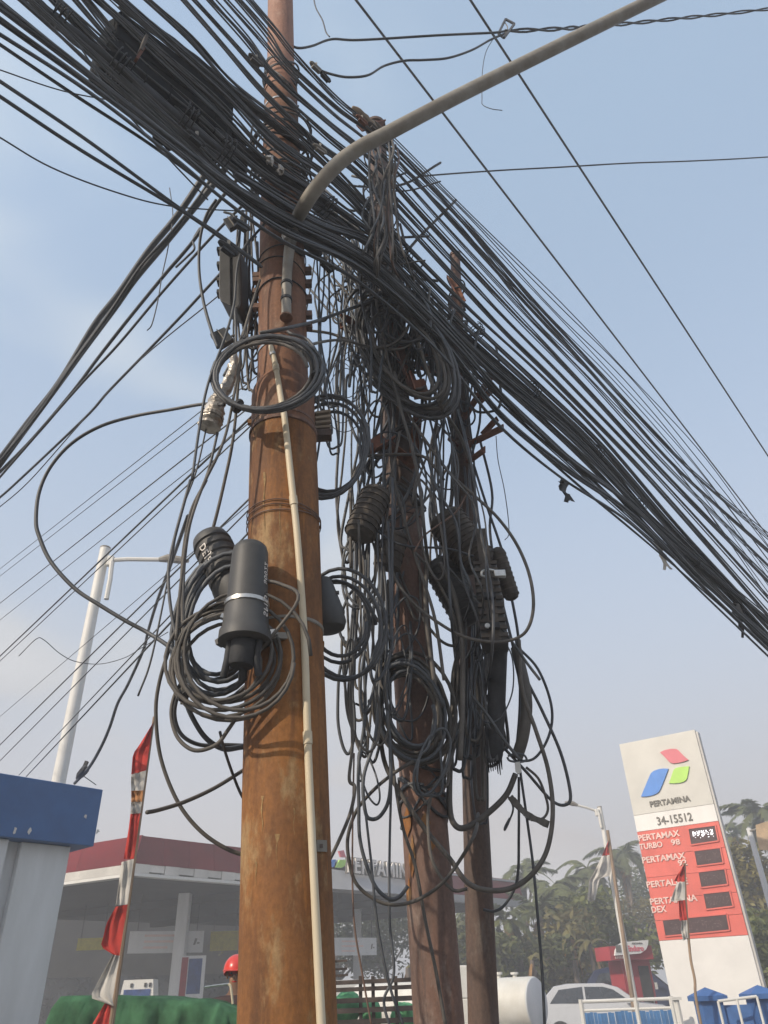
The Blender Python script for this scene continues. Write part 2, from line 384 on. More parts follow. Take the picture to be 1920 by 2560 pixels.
# panels of the red fascia, the grey middle stretch carrying the letters
def frac(px):      # distance along the front edge at image column px
    lo, hi = 0, Lf
    for _ in range(40):
        m_ = (lo + hi) / 2
        if proj(A + fd * m_)[0] < px: lo = m_
        else: hi = m_
    return lo
s1 = frac(655); s2 = frac(1120)
k = 5
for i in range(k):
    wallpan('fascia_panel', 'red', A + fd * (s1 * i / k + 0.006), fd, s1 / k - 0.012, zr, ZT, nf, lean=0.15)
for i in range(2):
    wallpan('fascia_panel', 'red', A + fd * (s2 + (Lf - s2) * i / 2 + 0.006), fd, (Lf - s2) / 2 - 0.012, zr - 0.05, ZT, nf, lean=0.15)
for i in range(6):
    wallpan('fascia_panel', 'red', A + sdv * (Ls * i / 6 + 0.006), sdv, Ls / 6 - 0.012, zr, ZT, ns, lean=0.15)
# grey bowed middle
gm = MB(); steps = 14; ga = A + fd * s1; L2 = s2 - s1
for i in range(steps):
    t0, t1 = i / steps, (i + 1) / steps
    b0 = 0.55 * math.sin(math.pi * t0); b1 = 0.55 * math.sin(math.pi * t1)
    p0 = ga + fd * (L2 * t0) + nf * b0; p1 = ga + fd * (L2 * t1) + nf * b1
    z1a = ZT - 0.35 - 0.25 * t0; z1b = ZT - 0.35 - 0.25 * t1
    q = lambda p, z, off: Vector((p.x, p.y, z)) - nf * off
    gm.box8([q(p0, zg + .05, 0), q(p1, zg + .05, 0), q(p1, zg + .05, .9), q(p0, zg + .05, .9), q(p0, z1a, .5), q(p1, z1b, .5), q(p1, z1b, .9), q(p0, z1a, .9)])
gm.build('sign_fascia', 'fascia_grey', st)
for i in range(9):
    l = s1 / 9
    wallpan('gutter', 'gutter', A + fd * (l * i + 0.01) - nf * (0.03 * (i % 2)), fd, l - 0.02, zg + 0.1 + 0.05 * (i % 2), zr - 0.004, nf, t=0.25)
wallpan('gutter', 'fascia_grey', A + fd * s2, fd, Lf - s2, zg, zr - 0.06, nf, t=0.25)
for i in range(5):
    wallpan('gutter', 'gutter', A + sdv * (Ls * i / 5 + 0.01), sdv, Ls / 5 - 0.02, zg + 0.1, zr - 0.004, ns, t=0.25)
wallpan('gutter_lip', 'white', A - up * 0.0, fd, s1, zg, zg + 0.095, nf, t=0.3)
wallpan('gutter_lip', 'white', A, sdv, Ls, zg, zg + 0.095, ns, t=0.3)
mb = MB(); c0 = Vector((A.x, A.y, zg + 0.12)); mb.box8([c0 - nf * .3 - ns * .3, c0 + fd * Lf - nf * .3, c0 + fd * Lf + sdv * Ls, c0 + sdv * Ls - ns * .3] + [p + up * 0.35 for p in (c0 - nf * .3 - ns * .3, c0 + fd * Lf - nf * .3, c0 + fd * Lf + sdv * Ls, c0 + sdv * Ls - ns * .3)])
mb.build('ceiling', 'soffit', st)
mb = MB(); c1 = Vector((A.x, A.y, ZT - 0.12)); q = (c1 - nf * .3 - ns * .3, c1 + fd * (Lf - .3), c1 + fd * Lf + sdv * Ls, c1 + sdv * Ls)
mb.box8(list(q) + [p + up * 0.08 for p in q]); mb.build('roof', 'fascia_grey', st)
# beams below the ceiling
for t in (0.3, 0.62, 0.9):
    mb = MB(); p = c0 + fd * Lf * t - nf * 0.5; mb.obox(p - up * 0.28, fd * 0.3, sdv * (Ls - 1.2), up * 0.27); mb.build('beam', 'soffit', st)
# ceiling lamp seen as a pale bar
mb = MB(); p = PP(905, 2262, c0 - up * 0.01, up); mb.obox(p - up * 0.06, fd * 1.0, sdv * 0.4, up * 0.055); mb.build('ceiling_light', 'white', st)
# columns
def colm(X, Y, w, z1, name='column', mat='white_wall', parent=None):
    mb = MB().obox(Vector((X - w / 2, Y - w / 2, 0)), Vector((w, 0, 0)), Vector((0, w, 0)), Vector((0, 0, z1)))
    return mb.build(name, mat, parent or st, bevel=0.02)
for px, Y in ((447, 33.5), (1040, 42), (640, 41)):
    p = PY(px, 2400, Y); colm(p.x, p.y, 0.45, zg + 0.12)
p = PY(893, 2330, 41); colm(p.x, p.y, 0.4, zg + 0.12)
# shop behind: dark wall
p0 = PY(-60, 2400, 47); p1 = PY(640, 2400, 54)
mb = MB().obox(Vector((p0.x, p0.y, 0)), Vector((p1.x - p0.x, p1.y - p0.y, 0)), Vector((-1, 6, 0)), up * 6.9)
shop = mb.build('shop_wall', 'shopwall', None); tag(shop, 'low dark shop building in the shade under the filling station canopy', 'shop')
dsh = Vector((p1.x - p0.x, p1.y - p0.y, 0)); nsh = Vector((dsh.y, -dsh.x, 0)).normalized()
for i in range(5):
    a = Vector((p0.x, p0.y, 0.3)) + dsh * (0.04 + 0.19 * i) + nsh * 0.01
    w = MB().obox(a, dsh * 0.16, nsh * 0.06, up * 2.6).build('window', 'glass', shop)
    MB().obox(a - up * 0.15 - dsh * 0.005, dsh * 0.17, nsh * 0.09, up * 0.14).build('sill', 'soffit', shop)
# raised letters and the mark over the grey fascia
def on_front(px, py, off): return PP(px, py, A + nf * (0.55 + off), nf)
def gpoint(px, py, off=0.0):      # on the bowed grey fascia's plane
    return PP(px, py, ga + nf * (0.30 + off), nf)
txd = fd
x0 = gpoint(868, 2180); x1 = gpoint(1040, 2200)
cap = 30 * depth(x0) / F_PX / .84
vs_, fs_ = text_mesh('PERTAMINA', cap / .72, .008, .03, spacing=1.12); kx = (x1 - x0).dot(txd) / max(v.x for v in vs_); nn_ = txd.cross(up)
mb = MB().add([Vector((x0.x, x0.y, x0.z)) + txd * v.x * kx + up * v.y + nn_ * v.z for v in vs_], fs_)
vb_, fb_ = text_mesh('PERTAMINA', cap / .72, .04, .05, spacing=1.12)
MB().add([Vector((x0.x, x0.y, x0.z)) + txd * v.x * kx + up * v.y + nn_ * (v.z - .09) for v in vb_], fb_).build('letter_shade', 'letter_grey', st)  # dark grey copy behind the letters, colour standing in for their shaded edges
mb.build('lettering', 'letter_white', st)
def logo(parent, F, h, shapes, ext):
    for nm, mat, pts in shapes:
        poly = [F(*p) for p in pts]
        MB().prism(poly, h * ext).build(nm, mat, parent)
def curve_poly(pts, k=5): return pts
sh = (('emblem_red', 'logo_red', [(844, 2128), (856, 2126), (862, 2144), (849, 2143)]),
      ('emblem_blue', 'logo_blue', [(826, 2150), (837, 2149), (832, 2168), (824, 2168)]),
      ('emblem_green', 'logo_green', [(846, 2150), (862, 2150), (859, 2165), (851, 2170), (838, 2169)]))
logo(st, lambda x, y: gpoint(x, y, 0.25), nf, sh, 0.08)
# banners hung below the canopy: white boards with rows of faded print
def banner(px0, py0, px1, py1, Y, label):
    a = PY(px0, py1, Y); b = PY(px1, py1, Y + 1.2); z0 = a.z; z1 = zat(a, py0)
    d = Vector((b.x - a.x, b.y - a.y, 0)); n = Vector((d.y, -d.x, 0)).normalized()
    t = thing('hanging_board', label, 'sign', Vector((a.x, a.y, z0)))
    MB().obox(Vector((a.x, a.y, z0)), d, -n * 0.06, up * (z1 - z0)).build('board', 'white_wall', t)
    rng = random.Random(px0); h = z1 - z0
    for r_, (f0, f1) in enumerate(((0.2, 0.58), (0.2, 0.68), (0.2, 0.5))):
        m_ = MB(); x = f0
        while x < f1:
            w = rng.uniform(0.012, 0.03); m_.obox(Vector((a.x, a.y, z0)) + d * x + n * 0.004 + up * h * (0.74 - 0.27 * r_), d * w, n * 0.004, up * h * 0.10); x += w + 0.008
        m_.build('faded_print', 'letter_pink', t)
    m_ = MB(); q = Vector((a.x, a.y, z0)) + d * 0.86 + up * h * 0.35 + n * 0.004
    m_.prism([q, q + d * .03, q + d * .055 + up * h * .3, q + d * .02 + up * h * .3], n * .004); m_.prism([q + d * .05 + up * h * .05, q + d * .085 + up * h * .05, q + d * .09 + up * h * .12, q + d * .05 + up * h * .12], n * .004)
    m_.build('emblem', 'letter_grey', t)
    for f in (0.1, 0.9):
        MB().tube([Vector((a.x, a.y, z1)) + d * f - n * .03, Vector((a.x, a.y, zg + 0.13)) + d * f - n * .03], 0.02).build('hanger', 'soffit', t)
banner(318, 2328, 506, 2384, 33.0, 'wide white board with faded red print hung under the canopy left of the rusty pole')
banner(832, 2344, 942, 2389, 36.0, 'shorter white board with faded print hung behind the loose cables, right of the rusty pole')
# poster stand, yellow signs, pumps
a = PY(440, 2480, 33.2); b = PY(508, 2480, 33.4); d = Vector((b.x - a.x, b.y - a.y, 0)); n = Vector((d.y, -d.x, 0)).normalized(); z1 = zat(a, 2390)
t = thing('poster_stand', 'poster stand with red strip and blue picture under the canopy', 'poster stand', Vector((a.x, a.y, 0)))
MB().obox(Vector((a.x, a.y, 0)), d, -n * 0.08, up * z1).build('frame', 'white_wall', t)
MB().obox(Vector((a.x, a.y, 0.3)) + d * .10 + n * .003, d * 0.24, n * 0.01, up * (z1 - .35)).build('red_strip', 'poster_red', t)
MB().obox(Vector((a.x, a.y, z1 - 1.25)) + d * .37 + n * .003, d * 0.50, n * 0.01, up * 1.15).build('picture', 'poster_blue', t)
MB().obox(Vector((a.x, a.y, z1 - 1.42)) + d * .37 + n * .003, d * 0.45, n * 0.01, up * .06).build('caption_strip', 'white', t)
for px, py, w, h, Y, lab in ((228, 2360, 1.2, .45, 36, 'yellow sign under the canopy beside the white kiosk column'), (560, 2352, 1.3, .8, 40, 'yellow sign under the canopy just left of the rusty pole')):
    p = PY(px, py, Y)
    t = thing('yellow_sign', lab, 'sign', p)
    MB().obox(p - Vector((w / 2, 0, h / 2)), Vector((w, 0, 0)), Vector((0, .08, 0)), up * h).build('board', 'yellow', t)
    for s_ in (-.4, .4): MB().bar(p + Vector((w * s_, .04, h / 2)), Vector((p.x + w * s_, p.y + .04, zg + .2)), .03, .03).build('hanger', 'soffit', t)
def pump(px, Y, lab):
    p = PY(px, 2460, Y); x, y = p.x, p.y
    t = thing('fuel_pump', lab, 'fuel pump', Vector((x, y, 0)))
    MB().obox(Vector((x - .55, y - .3, 0)), Vector((1.1, 0, 0)), Vector((0, .6, 0)), up * 1.35).build('cabinet', 'white_wall', t, bevel=.03)
    MB().box8([Vector(q) for q in ((x - .6, y - .33, 1.5), (x + .6, y - .33, 1.5), (x + .6, y + .33, 1.5), (x - .6, y + .33, 1.5), (x - .5, y - .3, 2.25), (x + .5, y - .3, 2.25), (x + .5, y + .3, 2.25), (x - .5, y + .3, 2.25))]).build('head', 'white', t)
    MB().obox(Vector((x - .45, y - .345, 1.62)), Vector((.9, 0, 0)), Vector((0, .03, 0)), up * .35).build('display', 'poster_blue', t)
    for s_ in (-.25, .22, .38): MB().obox(Vector((x + s_, y - .345, 2.03)), Vector((.08, 0, 0)), Vector((0, .03, 0)), up * .12).build('nozzle_holder', 'dark', t)
    for s_ in (-.5, .5): MB().bar(Vector((x + s_, y, 1.35)), Vector((x + s_, y, 1.5)), .1, .5).build('post', 'white_wall', t)
pump(352, 30.0, 'white fuel pump rising behind the green tarpaulin')
# ================================================================ blue and white kiosk on the left
ZK = 3.95
kr = PZ(258, 1974, ZK); kl = PZ(0, 1932, ZK)
kd = Vector((kr.x - kl.x, kr.y - kl.y, 0)).normalized(); kn = Vector((kd.y, -kd.x, 0))
zb = zat(kr, 2116)
kt = thing('kiosk', 'white walled kiosk with deep blue fascia at the left edge', 'kiosk', Vector((kr.x, kr.y, 0)))
back = -kn
kw = 4.5
MB().obox(Vector((kr.x, kr.y, zb)) - kd * kw, kd * kw, back * 3.2, up * (ZK - zb)).build('fascia', 'blue', kt, bevel=.01)
for px, py in ((215, 2040), (75, 2077), (36, 2078), (243, 2078)):
    q = PP(px, py, kr + kn * .004, kn); rg = random.Random(px); MB().prism([q + kd * math.cos(k * .9) * rg.uniform(.008, .035) + up * math.sin(k * .9) * rg.uniform(.012, .05) for k in range(7)], kn * .003).build('chipped_paint', 'white', kt)
wr = PP(166, 2125, kr - kn * 0.25, kn)
wx = Vector((wr.x, wr.y, 0))
MB().obox(wx - kd * 3.6, kd * 3.6, back * 2.4, up * (zb - .003)).build('wall', 'white_wall', kt)
MB().obox(Vector((wx.x, wx.y, .003)) - kd * 0.62 + kn * .003, kd * 0.62 - kd * .0, kn * .10, up * (zb - .01)).build('pilaster', 'white_wall', kt, bevel=.012)
MB().obox(Vector((wx.x, wx.y, .003)) - kd * 1.02 + kn * .003, kd * 0.22, kn * .16, up * (zb - .01)).build('pilaster', 'white_wall', kt, bevel=.012)
# ================================================================ tall white lamp posts
def lamp_post(px0, py0, px1, py1, Y, wtop, wbot, label, armpts, cat='lamp post'):
    a = PY(px0, py0, Y); b = Vector((a.x, a.y, 0))
    r0 = wtop * depth(a) / F_PX / 2
    t = thing('lamp_post', label, cat, b)
    MB().lathe(b, a, [(0, r0 * wbot), (1, r0)], 10).build('pole', 'white', t, smooth=40)
    MB().lathe(a, a + up * 0.03, [(0, r0 * 1.04), (1, r0 * 1.04)], 10).build('cap', 'galv', t)
    pts = [PY(x, y, Y - .05) for x, y in armpts[0]]
    MB().tube(pts, 0.045 * armpts[2], 8).build('arm', 'white', t, smooth=40)
    MB().tube([PY(x, y, Y - .05) for x, y in armpts[1]], [0.05 * armpts[2], .09 * armpts[2], .08 * armpts[2], .03 * armpts[2]], 8).build('lamp_head', 'galv', t, smooth=40)
    q = pts[0]; lo = [PY(x, y, Y - .08) for x, y in armpts[3]]
    MB().tube(lo, 0.05 * armpts[2], 8).build('bracket', 'white', t, smooth=40)
    MB().obox(Vector((q.x - .10, q.y - .06, q.z - .14)), Vector((.13, 0, 0)), Vector((0, .12, 0)), up * .22).build('clamp', 'white', t, bevel=.02)
    return t
lamp_post(263, 1372, 145, 1950, 13, 25, 1.35, 'tall tapering white lamp post standing behind the blue kiosk',
          ([(282, 1400), (320, 1398), (398, 1399)], [(398, 1399), (420, 1396), (450, 1400), (472, 1403)], 1.0, [(280, 1405), (275, 1450), (266, 1498)]))
lamp_post(1499, 2019, 1573, 2492, 26, 11, 1.5, 'slim white lamp post with thin arm left of the price sign',
          ([(1495, 2029), (1470, 2020), (1444, 2013)], [(1444, 2013), (1432, 2009), (1422, 2007), (1412, 2006)], 0.9, [(1497, 2032), (1500, 2050), (1504, 2070)]))
# ================================================================ price totem
ZS = 7.0
TL = PZ(1548, 1861, ZS); TR = PZ(1736, 1824, ZS)
sd_ = Vector((TR.x - TL.x, TR.y - TL.y, 0)); sw = sd_.length; sx = sd_.normalized(); sn = Vector((sx.y, -sx.x, 0))
za = zat(TL, 2039); zb2 = zat(TL, 2080); zc = zat(TL, 2352)
tt = thing('price_sign', 'tall white and red fuel price totem with three-coloured emblem', 'price sign', Vector((TL.x, TL.y, 0)))
base = Vector((TL.x, TL.y, 0)); dep = 0.26
def tbox(name, mat, z0, z1, grow=0.0, bev=0.0):
    return MB().obox(base + up * z0 - sx * grow + sn * grow, sx * (sw + 2 * grow), -sn * (dep + 2 * grow), up * (z1 - z0)).build(name, mat, tt, bevel=bev)
tbox('top_panel', 'signgrey', za + .004, ZS); tbox('number_panel', 'signwhite', zb2 + .004, za - .004)
hh = (zb2 - zc) / 5
bands = [zb2]
lay = [2080, 2143, 2195, 2250, 2302, 2352]
zz = [zat(TL, y) for y in lay]
for i in range(5): tbox('price_panel', 'signred', zz[i + 1] + .004, zz[i] - .004)
tbox('base', 'signwhite', 0, zc - .004)
MB().obox(base + sx * (sw + .004) - sn * .03, sx * .05, -sn * (dep - .06), up * (ZS - .05)).build('side_cover', 'signside', tt)
def FT(px, py, off=0.003): return PP(px, py, base + sn * off, sn)
def rp(x, y): return (1450 + x * .2833, 1780 + y * .2833)
sh = (('emblem_red', 'logo_red', [rp(*p) for p in ((708, 358), (750, 338), (800, 327), (850, 327), (872, 340), (900, 370), (930, 400), (960, 424), (915, 440), (870, 450), (825, 456), (795, 446), (765, 415), (735, 383))]),
      ('emblem_blue', 'logo_blue', [rp(*p) for p in ((541, 748), (565, 690), (590, 630), (615, 570), (630, 540), (655, 520), (700, 505), (740, 500), (782, 502), (765, 550), (740, 615), (715, 675), (700, 703), (680, 720), (640, 737), (590, 747))]),
      ('emblem_green', 'logo_green', [rp(*p) for p in ((788, 630), (803, 590), (817, 545), (828, 515), (845, 497), (880, 488), (925, 483), (965, 480), (958, 530), (948, 580), (938, 602), (915, 618), (880, 627), (835, 631))]))
logo(tt, FT, sn, sh, 0.03)
def ttext(body, px, py, hpx, mat, px2, bold=.022, name='lettering', xs=None):
    a = FT(px, py); b = FT(px2, py - (px2 - px) * 0.15)
    size = hpx * depth(a) / F_PX / 0.72
    width = (Vector((b.x, b.y, 0)) - Vector((a.x, a.y, 0))).length
    vs, fs = text_mesh(body, size, bold * size, 0.008)
    w0 = max(v.x for v in vs); k = width / w0
    mb = MB(); n = sx.cross(up)
    mb.add([Vector((a.x, a.y, a.z)) + sx * v.x * k + up * v.y + n * (v.z + .01) for v in vs], fs)
    mb.build(name, mat, tt)
def q1(x, y): return (1560 + x * .1929, 2020 + y * .1929)
ttext('PERTAMINA', *rp(620, 838), 13, 'letter_grey', rp(980, 838)[0], .03)
ttext('34-15512', *q1(432, 222), 19, 'letter_grey', q1(893, 0)[0], .008)
P1 = 'letter_pink'
ttext('PERTAMAX', *q1(190, 432), 14, P1, q1(728, 0)[0]); ttext('TURBO', *q1(212, 540), 13, P1, q1(505, 0)[0]); ttext('98', *q1(618, 484), 13, P1, q1(735, 0)[0])
ttext('PERTAMAX', *q1(240, 718), 14, P1, q1(800, 0)[0]); ttext('92', *q1(708, 750), 13, P1, q1(825, 0)[0])
ttext('PERTALITE', *q1(298, 1035), 14, P1, q1(830, 0)[0]); ttext('PERTAMINA', *q1(343, 1255), 14, P1, q1(950, 0)[0]); ttext('DEX', *q1(362, 1360), 14, P1, q1(555, 0)[0])
rng = random.Random(4)
scr = [((830, 268), (1185, 222), (1228, 428), (868, 482)), ((905, 555), (1250, 512), (1290, 712), (945, 755)), ((960, 830), (1310, 786), (1350, 992), (1000, 1035)), ((1022, 1108), (1372, 1072), (1420, 1275), (1065, 1318)), ((495, 1450), (1335, 1372), (1375, 1585), (535, 1665))]
DIG = {'1': '010 110 010 010 111', '9': '111 101 111 001 111', '0': '111 101 101 101 111', '2': '111 001 111 100 111', '5': '111 100 111 001 111'}
for i, c4 in enumerate(scr):
    P4 = [FT(*q1(*c)) for c in c4]
    s_ = MB().prism(P4, sn * 0.012).build('price_screen', 'screen', tt)
    fr = MB()
    for j in range(4):
        fr.bar(P4[j] + sn * .01, P4[(j + 1) % 4] + sn * .01, .03, .03, up=sn)
    fr.build('screen_frame', 'signred', s_)
    md = MB(); ox = (P4[1] - P4[0]); oy = (P4[3] - P4[0])
    if i == 0:
        for kx in range(24):
            for ky in range(9):
                u = 0.14 + kx * 0.031; v = 0.22 + ky * 0.05 + 0.0
                if rng.random() < (0.62 if ky < 6 else 0.16) and not (kx % 5 == 4):
                    q = P4[0] + ox * u + oy * v + sn * .014; md.obox(q, ox * .019, oy * .03, sn * .004)
        md.build('lit_dots', 'led', s_)
    else:
        nx = 46 if i == 4 else 20
        for kx in range(nx):
            for ky in range(7):
                if rng.random() < 0.20:
                    u = 0.1 + kx * 0.8 / nx; q = P4[0] + ox * u + oy * (0.25 + ky * .08) + sn * .014; md.obox(q, ox * .4 / nx, oy * .03, sn * .003)
        md.build('unlit_dots', 'led_off', s_)
# ================================================================ flags
def cloth(L, R, Y, amp=.03, n=10, ph=0.0, dY=0.0, k=7):
    def res(P, n):
        P = [Vector((x, y, 0)) for x, y in P]; ds = [0]
        for a, b in zip(P, P[1:]): ds.append(ds[-1] + (b - a).length)
        out = []
        for i in range(n + 1):
            s_ = ds[-1] * i / n; j = 0
            while j < len(P) - 2 and ds[j + 1] < s_: j += 1
            t = (s_ - ds[j]) / max(1e-6, ds[j + 1] - ds[j]); out.append(P[j].lerp(P[j + 1], min(1, t)))
        return out
    a = res(L, n); b = res(R, n); mb = MB(); vs = []
    for i in range(n + 1):
        for j in range(k + 1):
            p = b[i].lerp(a[i], j / k)
            w = (j / k)
            vs.append(PY(p.x, p.y, Y + dY + amp * w * math.sin(j * 1.9 + i * .35 + ph) - amp * .5 * math.sin(i * .6 + ph) * w))
    fs = [(i * (k + 1) + j, i * (k + 1) + j + 1, (i + 1) * (k + 1) + j + 1, (i + 1) * (k + 1) + j) for i in range(n) for j in range(k)]
    # cloth has a thickness
    o = len(vs); vs2 = [v + Vector((0, .004, 0)) for v in vs]
    rim = []
    mb.add(vs + vs2, fs + [tuple(i + o for i in reversed(f)) for f in fs]); return mb
fY = 7.0
ft = PY(385, 1792, fY); fb = Vector((ft.x, ft.y, 0))
t = thing('flag_pole', 'thin pole carrying a long red and white pennant beside the blue kiosk', 'flag', fb)
MB().lathe(fb, ft, [(0, .028), (.5, .022), (1, .012)], 8).build('pole', 'bamboo', t, smooth=40)
def prow(y): return proj(Vector((ft.x, ft.y, zat(ft, y))))[0]
def R_(*ys): return [(prow(y) - 1, y) for y in ys]
segs = [('red', [(383, 1806), (348, 1863), (332, 1885), (328, 1936)], R_(1806, 1860, 1926)), ('white', [(328, 1936), (327, 1955), (328, 1977)], R_(1926, 1976)),
        ('orange', [(328, 1977), (328, 2005)], R_(1976, 2004)), ('white', [(328, 2005), (326, 2035)], R_(2004, 2033)), ('red', [(326, 2035), (322, 2070), (309, 2147)], R_(2033, 2147)),
        ('white', [(304, 2155), (289, 2263)], R_(2147, 2261)), ('red', [(289, 2267), (266, 2309), (257, 2347), (251, 2367), (282, 2386)], R_(2261, 2390)),
        ('white', [(282, 2386), (252, 2440), (224, 2494), (282, 2515)], R_(2390, 2516)), ('red', [(262, 2508), (231, 2560), (225, 2600)], R_(2516, 2600))]
for i, (c, L, R) in enumerate(segs):
    cloth(L, R, fY, .035, ph=i * 1.3, dY=-.02).build('pennant_' + c, 'flag_' + c, t, smooth=0)
fY = 25.5
ft = PY(1519, 2076, fY); fb = PY(1577, 2497, fY); fb2 = Vector((fb.x, fb.y, 0))
t = thing('flag_pole', 'leaning brown pole with limp red and white flag beside the slim lamp post', 'flag', fb2)
MB().lathe(fb2, ft, [(0, .07), (1, .05)], 8).build('pole', 'bamboo', t, smooth=40)
cloth([(1520, 2104), (1512, 2122), (1505, 2140)], [(1525, 2098), (1527, 2120), (1528, 2136)], fY, .1, ph=1).build('flag_red', 'flag_red', t, smooth=0)
cloth([(1505, 2140), (1485, 2180), (1473, 2200), (1470, 2235), (1468, 2252), (1480, 2255)], [(1528, 2136), (1530, 2165), (1524, 2190), (1500, 2195), (1494, 2220), (1488, 2250)], fY, .16, n=16, ph=.4).build('flag_white', 'flag_white', t, smooth=0)
fY = 15.0
ft = PY(1711, 2158, fY); fb = Vector((PY(1745, 2530, fY).x, fY, 0))
t = thing('flag_pole', 'crooked thin pole with narrow red and white pennant in front of the price sign', 'flag', fb)
cp = [PY(x, y, fY) for x, y in ((1711, 2158), (1714, 2250), (1721, 2340), (1727, 2400), (1737, 2450), (1743, 2514))]
MB().tube(smooth(cp + [Vector((cp[-1].x, fY, 0))], 4), .024, 8).build('pole', 'bamboo', t, smooth=40)
for i, (c, L, R) in enumerate((('red', [(1708, 2165), (1695, 2185), (1685, 2203)], [(1711, 2160), (1712, 2204)]), ('white', [(1693, 2206), (1682, 2235), (1677, 2254), (1697, 2252)], [(1712, 2204), (1713, 2250)]),
                               ('red', [(1697, 2252), (1699, 2301)], [(1713, 2250), (1718, 2300)]), ('white', [(1705, 2301), (1702, 2325), (1708, 2352)], [(1718, 2300), (1720, 2345)]))):
    cloth(L, R, fY, .05, ph=i, dY=-.03).build('pennant_' + c, 'flag_' + c, t, smooth=0)
# right-hand pole with tan sheet
p = PY(1872, 2071, 22); t = thing('sign_post', 'weathered post with torn tan sheet at the right edge', 'sign post', Vector((p.x, p.y, 0)))
MB().lathe(Vector((p.x, p.y, 0)), p, [(0, .09), (1, .07)], 10).build('post', 'white_wall', t, smooth=40)
a = [PY(x, y, 21.9) for x, y in ((1890, 2062), (1960, 2040), (1960, 2128), (1899, 2124), (1893, 2095))]
MB().prism(a, Vector((0, .03, 0))).build('sheet', 'tan', t)
MB().tube([PY(1874, 2078, 21.95), PY(1895, 2072, 21.93)], .03).build('bracket', 'galv', t)
# ================================================================ fence, pillars, small red stall
fy = 20.0
def gp(px, py, Y): p = PY(px, py, Y); return p
a = gp(1452, 2504, fy); b = gp(1676, 2493, fy - .4)
t = thing('fence_panel', 'white framed fence panel with blue pickets in front of the silver car', 'fence', Vector((a.x, a.y, 0)))
d = Vector((b.x - a.x, b.y - a.y, 0)); zt = a.z
MB().tube([Vector((a.x, a.y, zt)), Vector((b.x, b.y, zt))], .035, 8).build('top_rail', 'white', t)
MB().tube([Vector((a.x, a.y, zt - .17)), Vector((b.x, b.y, zt - .17))], .028, 8).build('middle_rail', 'white', t)
MB().tube([Vector((a.x, a.y, .12)), Vector((b.x, b.y, .12))], .035, 8).build('bottom_rail', 'white', t)
for f in (0, 0.61, 1.0):
    q = a + d * f; MB().tube([Vector((q.x, q.y, 0)), Vector((q.x, q.y, zt + .04))], .05, 8).build('post', 'white', t)
pk = None
np_ = 26
for i in range(np_):
    f = (i + .7) / np_
    q = Vector((a.x, a.y, 0)) + d * f
    if pk is None:
        pk = MB().obox(q + Vector((-.035, -.02, .14)), Vector((.07, 0, 0)), Vector((0, .02, 0)), up * (zt - .35)).build('picket', 'bluefence', t)
        q0 = q
    else:
        c = pk.copy(); COL.objects.link(c); c.location = q - q0 + Vector((0, 0, random.uniform(-.02, .02))); c.rotation_euler.y = random.uniform(-.01, .01)
for px, py, Y, lab in ((1762, 2468, 15.5, 'blue gate pillar with pyramid cap beside the crooked pennant pole'), (1893, 2462, 15.2, 'blue gate pillar with pyramid cap at the right edge')):
    p = PY(px, py, Y); w = .38
    t = thing('gate_pillar', lab, 'pillar', Vector((p.x, p.y, 0)), 'blue gate pillars')
    MB().obox(Vector((p.x - w / 2, p.y - w / 2, 0)), Vector((w, 0, 0)), Vector((0, w, 0)), up * (p.z - .20)).build('shaft', 'bluewall', t, bevel=.01)
    z = p.z - .198; w2 = w + .14; mm = MB()
    mm.obox(Vector((p.x - w2 / 2, p.y - w2 / 2, z)), Vector((w2, 0, 0)), Vector((0, w2, 0)), up * .07)
    mm.add([(p.x - w2 / 2, p.y - w2 / 2, z + .072), (p.x + w2 / 2, p.y - w2 / 2, z + .072), (p.x + w2 / 2, p.y + w2 / 2, z + .072), (p.x - w2 / 2, p.y + w2 / 2, z + .072), (p.x, p.y, p.z)], [(0, 1, 4), (1, 2, 4), (2, 3, 4), (3, 0, 4), (3, 2, 1, 0)])
    mm.build('cap', 'bluewall', t)
a = PY(1790, 2514, 15.4); b = PY(1990, 2500, 15.0)
w_ = MB().obox(Vector((a.x, a.y, 0)), Vector((b.x - a.x, b.y - a.y, 0)), Vector((0, .15, 0)), up * a.z).build('low_wall', 'bluewall', None); tag(w_, 'low blue wall between the two blue pillars', 'wall')
t = thing('railing', 'thin white handrail over the low blue wall at right', 'railing', Vector((a.x, a.y - .3, 0)))
q0 = PY(1795, 2503, 15.0); q1_ = PY(1892, 2491, 14.9)
MB().tube([q0, q1_], .022, 8).build('rail', 'white', t)
for q in (q0, q1_, q0.lerp(q1_, .48)): MB().tube([Vector((q.x, q.y, 0)), q], .022, 8).build('post', 'white', t)
# gate at the middle: white upright bars between fence and pillar
for px, lab in ((1690, 'short white gate post right of the blue picket fence'), (1742, 'white gate post standing against the blue pillar')):
    p = PY(px, 2500, 18); t = thing('gate_post', lab, 'post', Vector((p.x, p.y, 0)))
    MB().tube([Vector((p.x, p.y, 0)), p], .06, 8).build('post', 'white', t); MB().obox(p - Vector((.09, .09, 0)), Vector((.18, 0, 0)), Vector((0, .18, 0)), up * .05).build('cap', 'white', t)
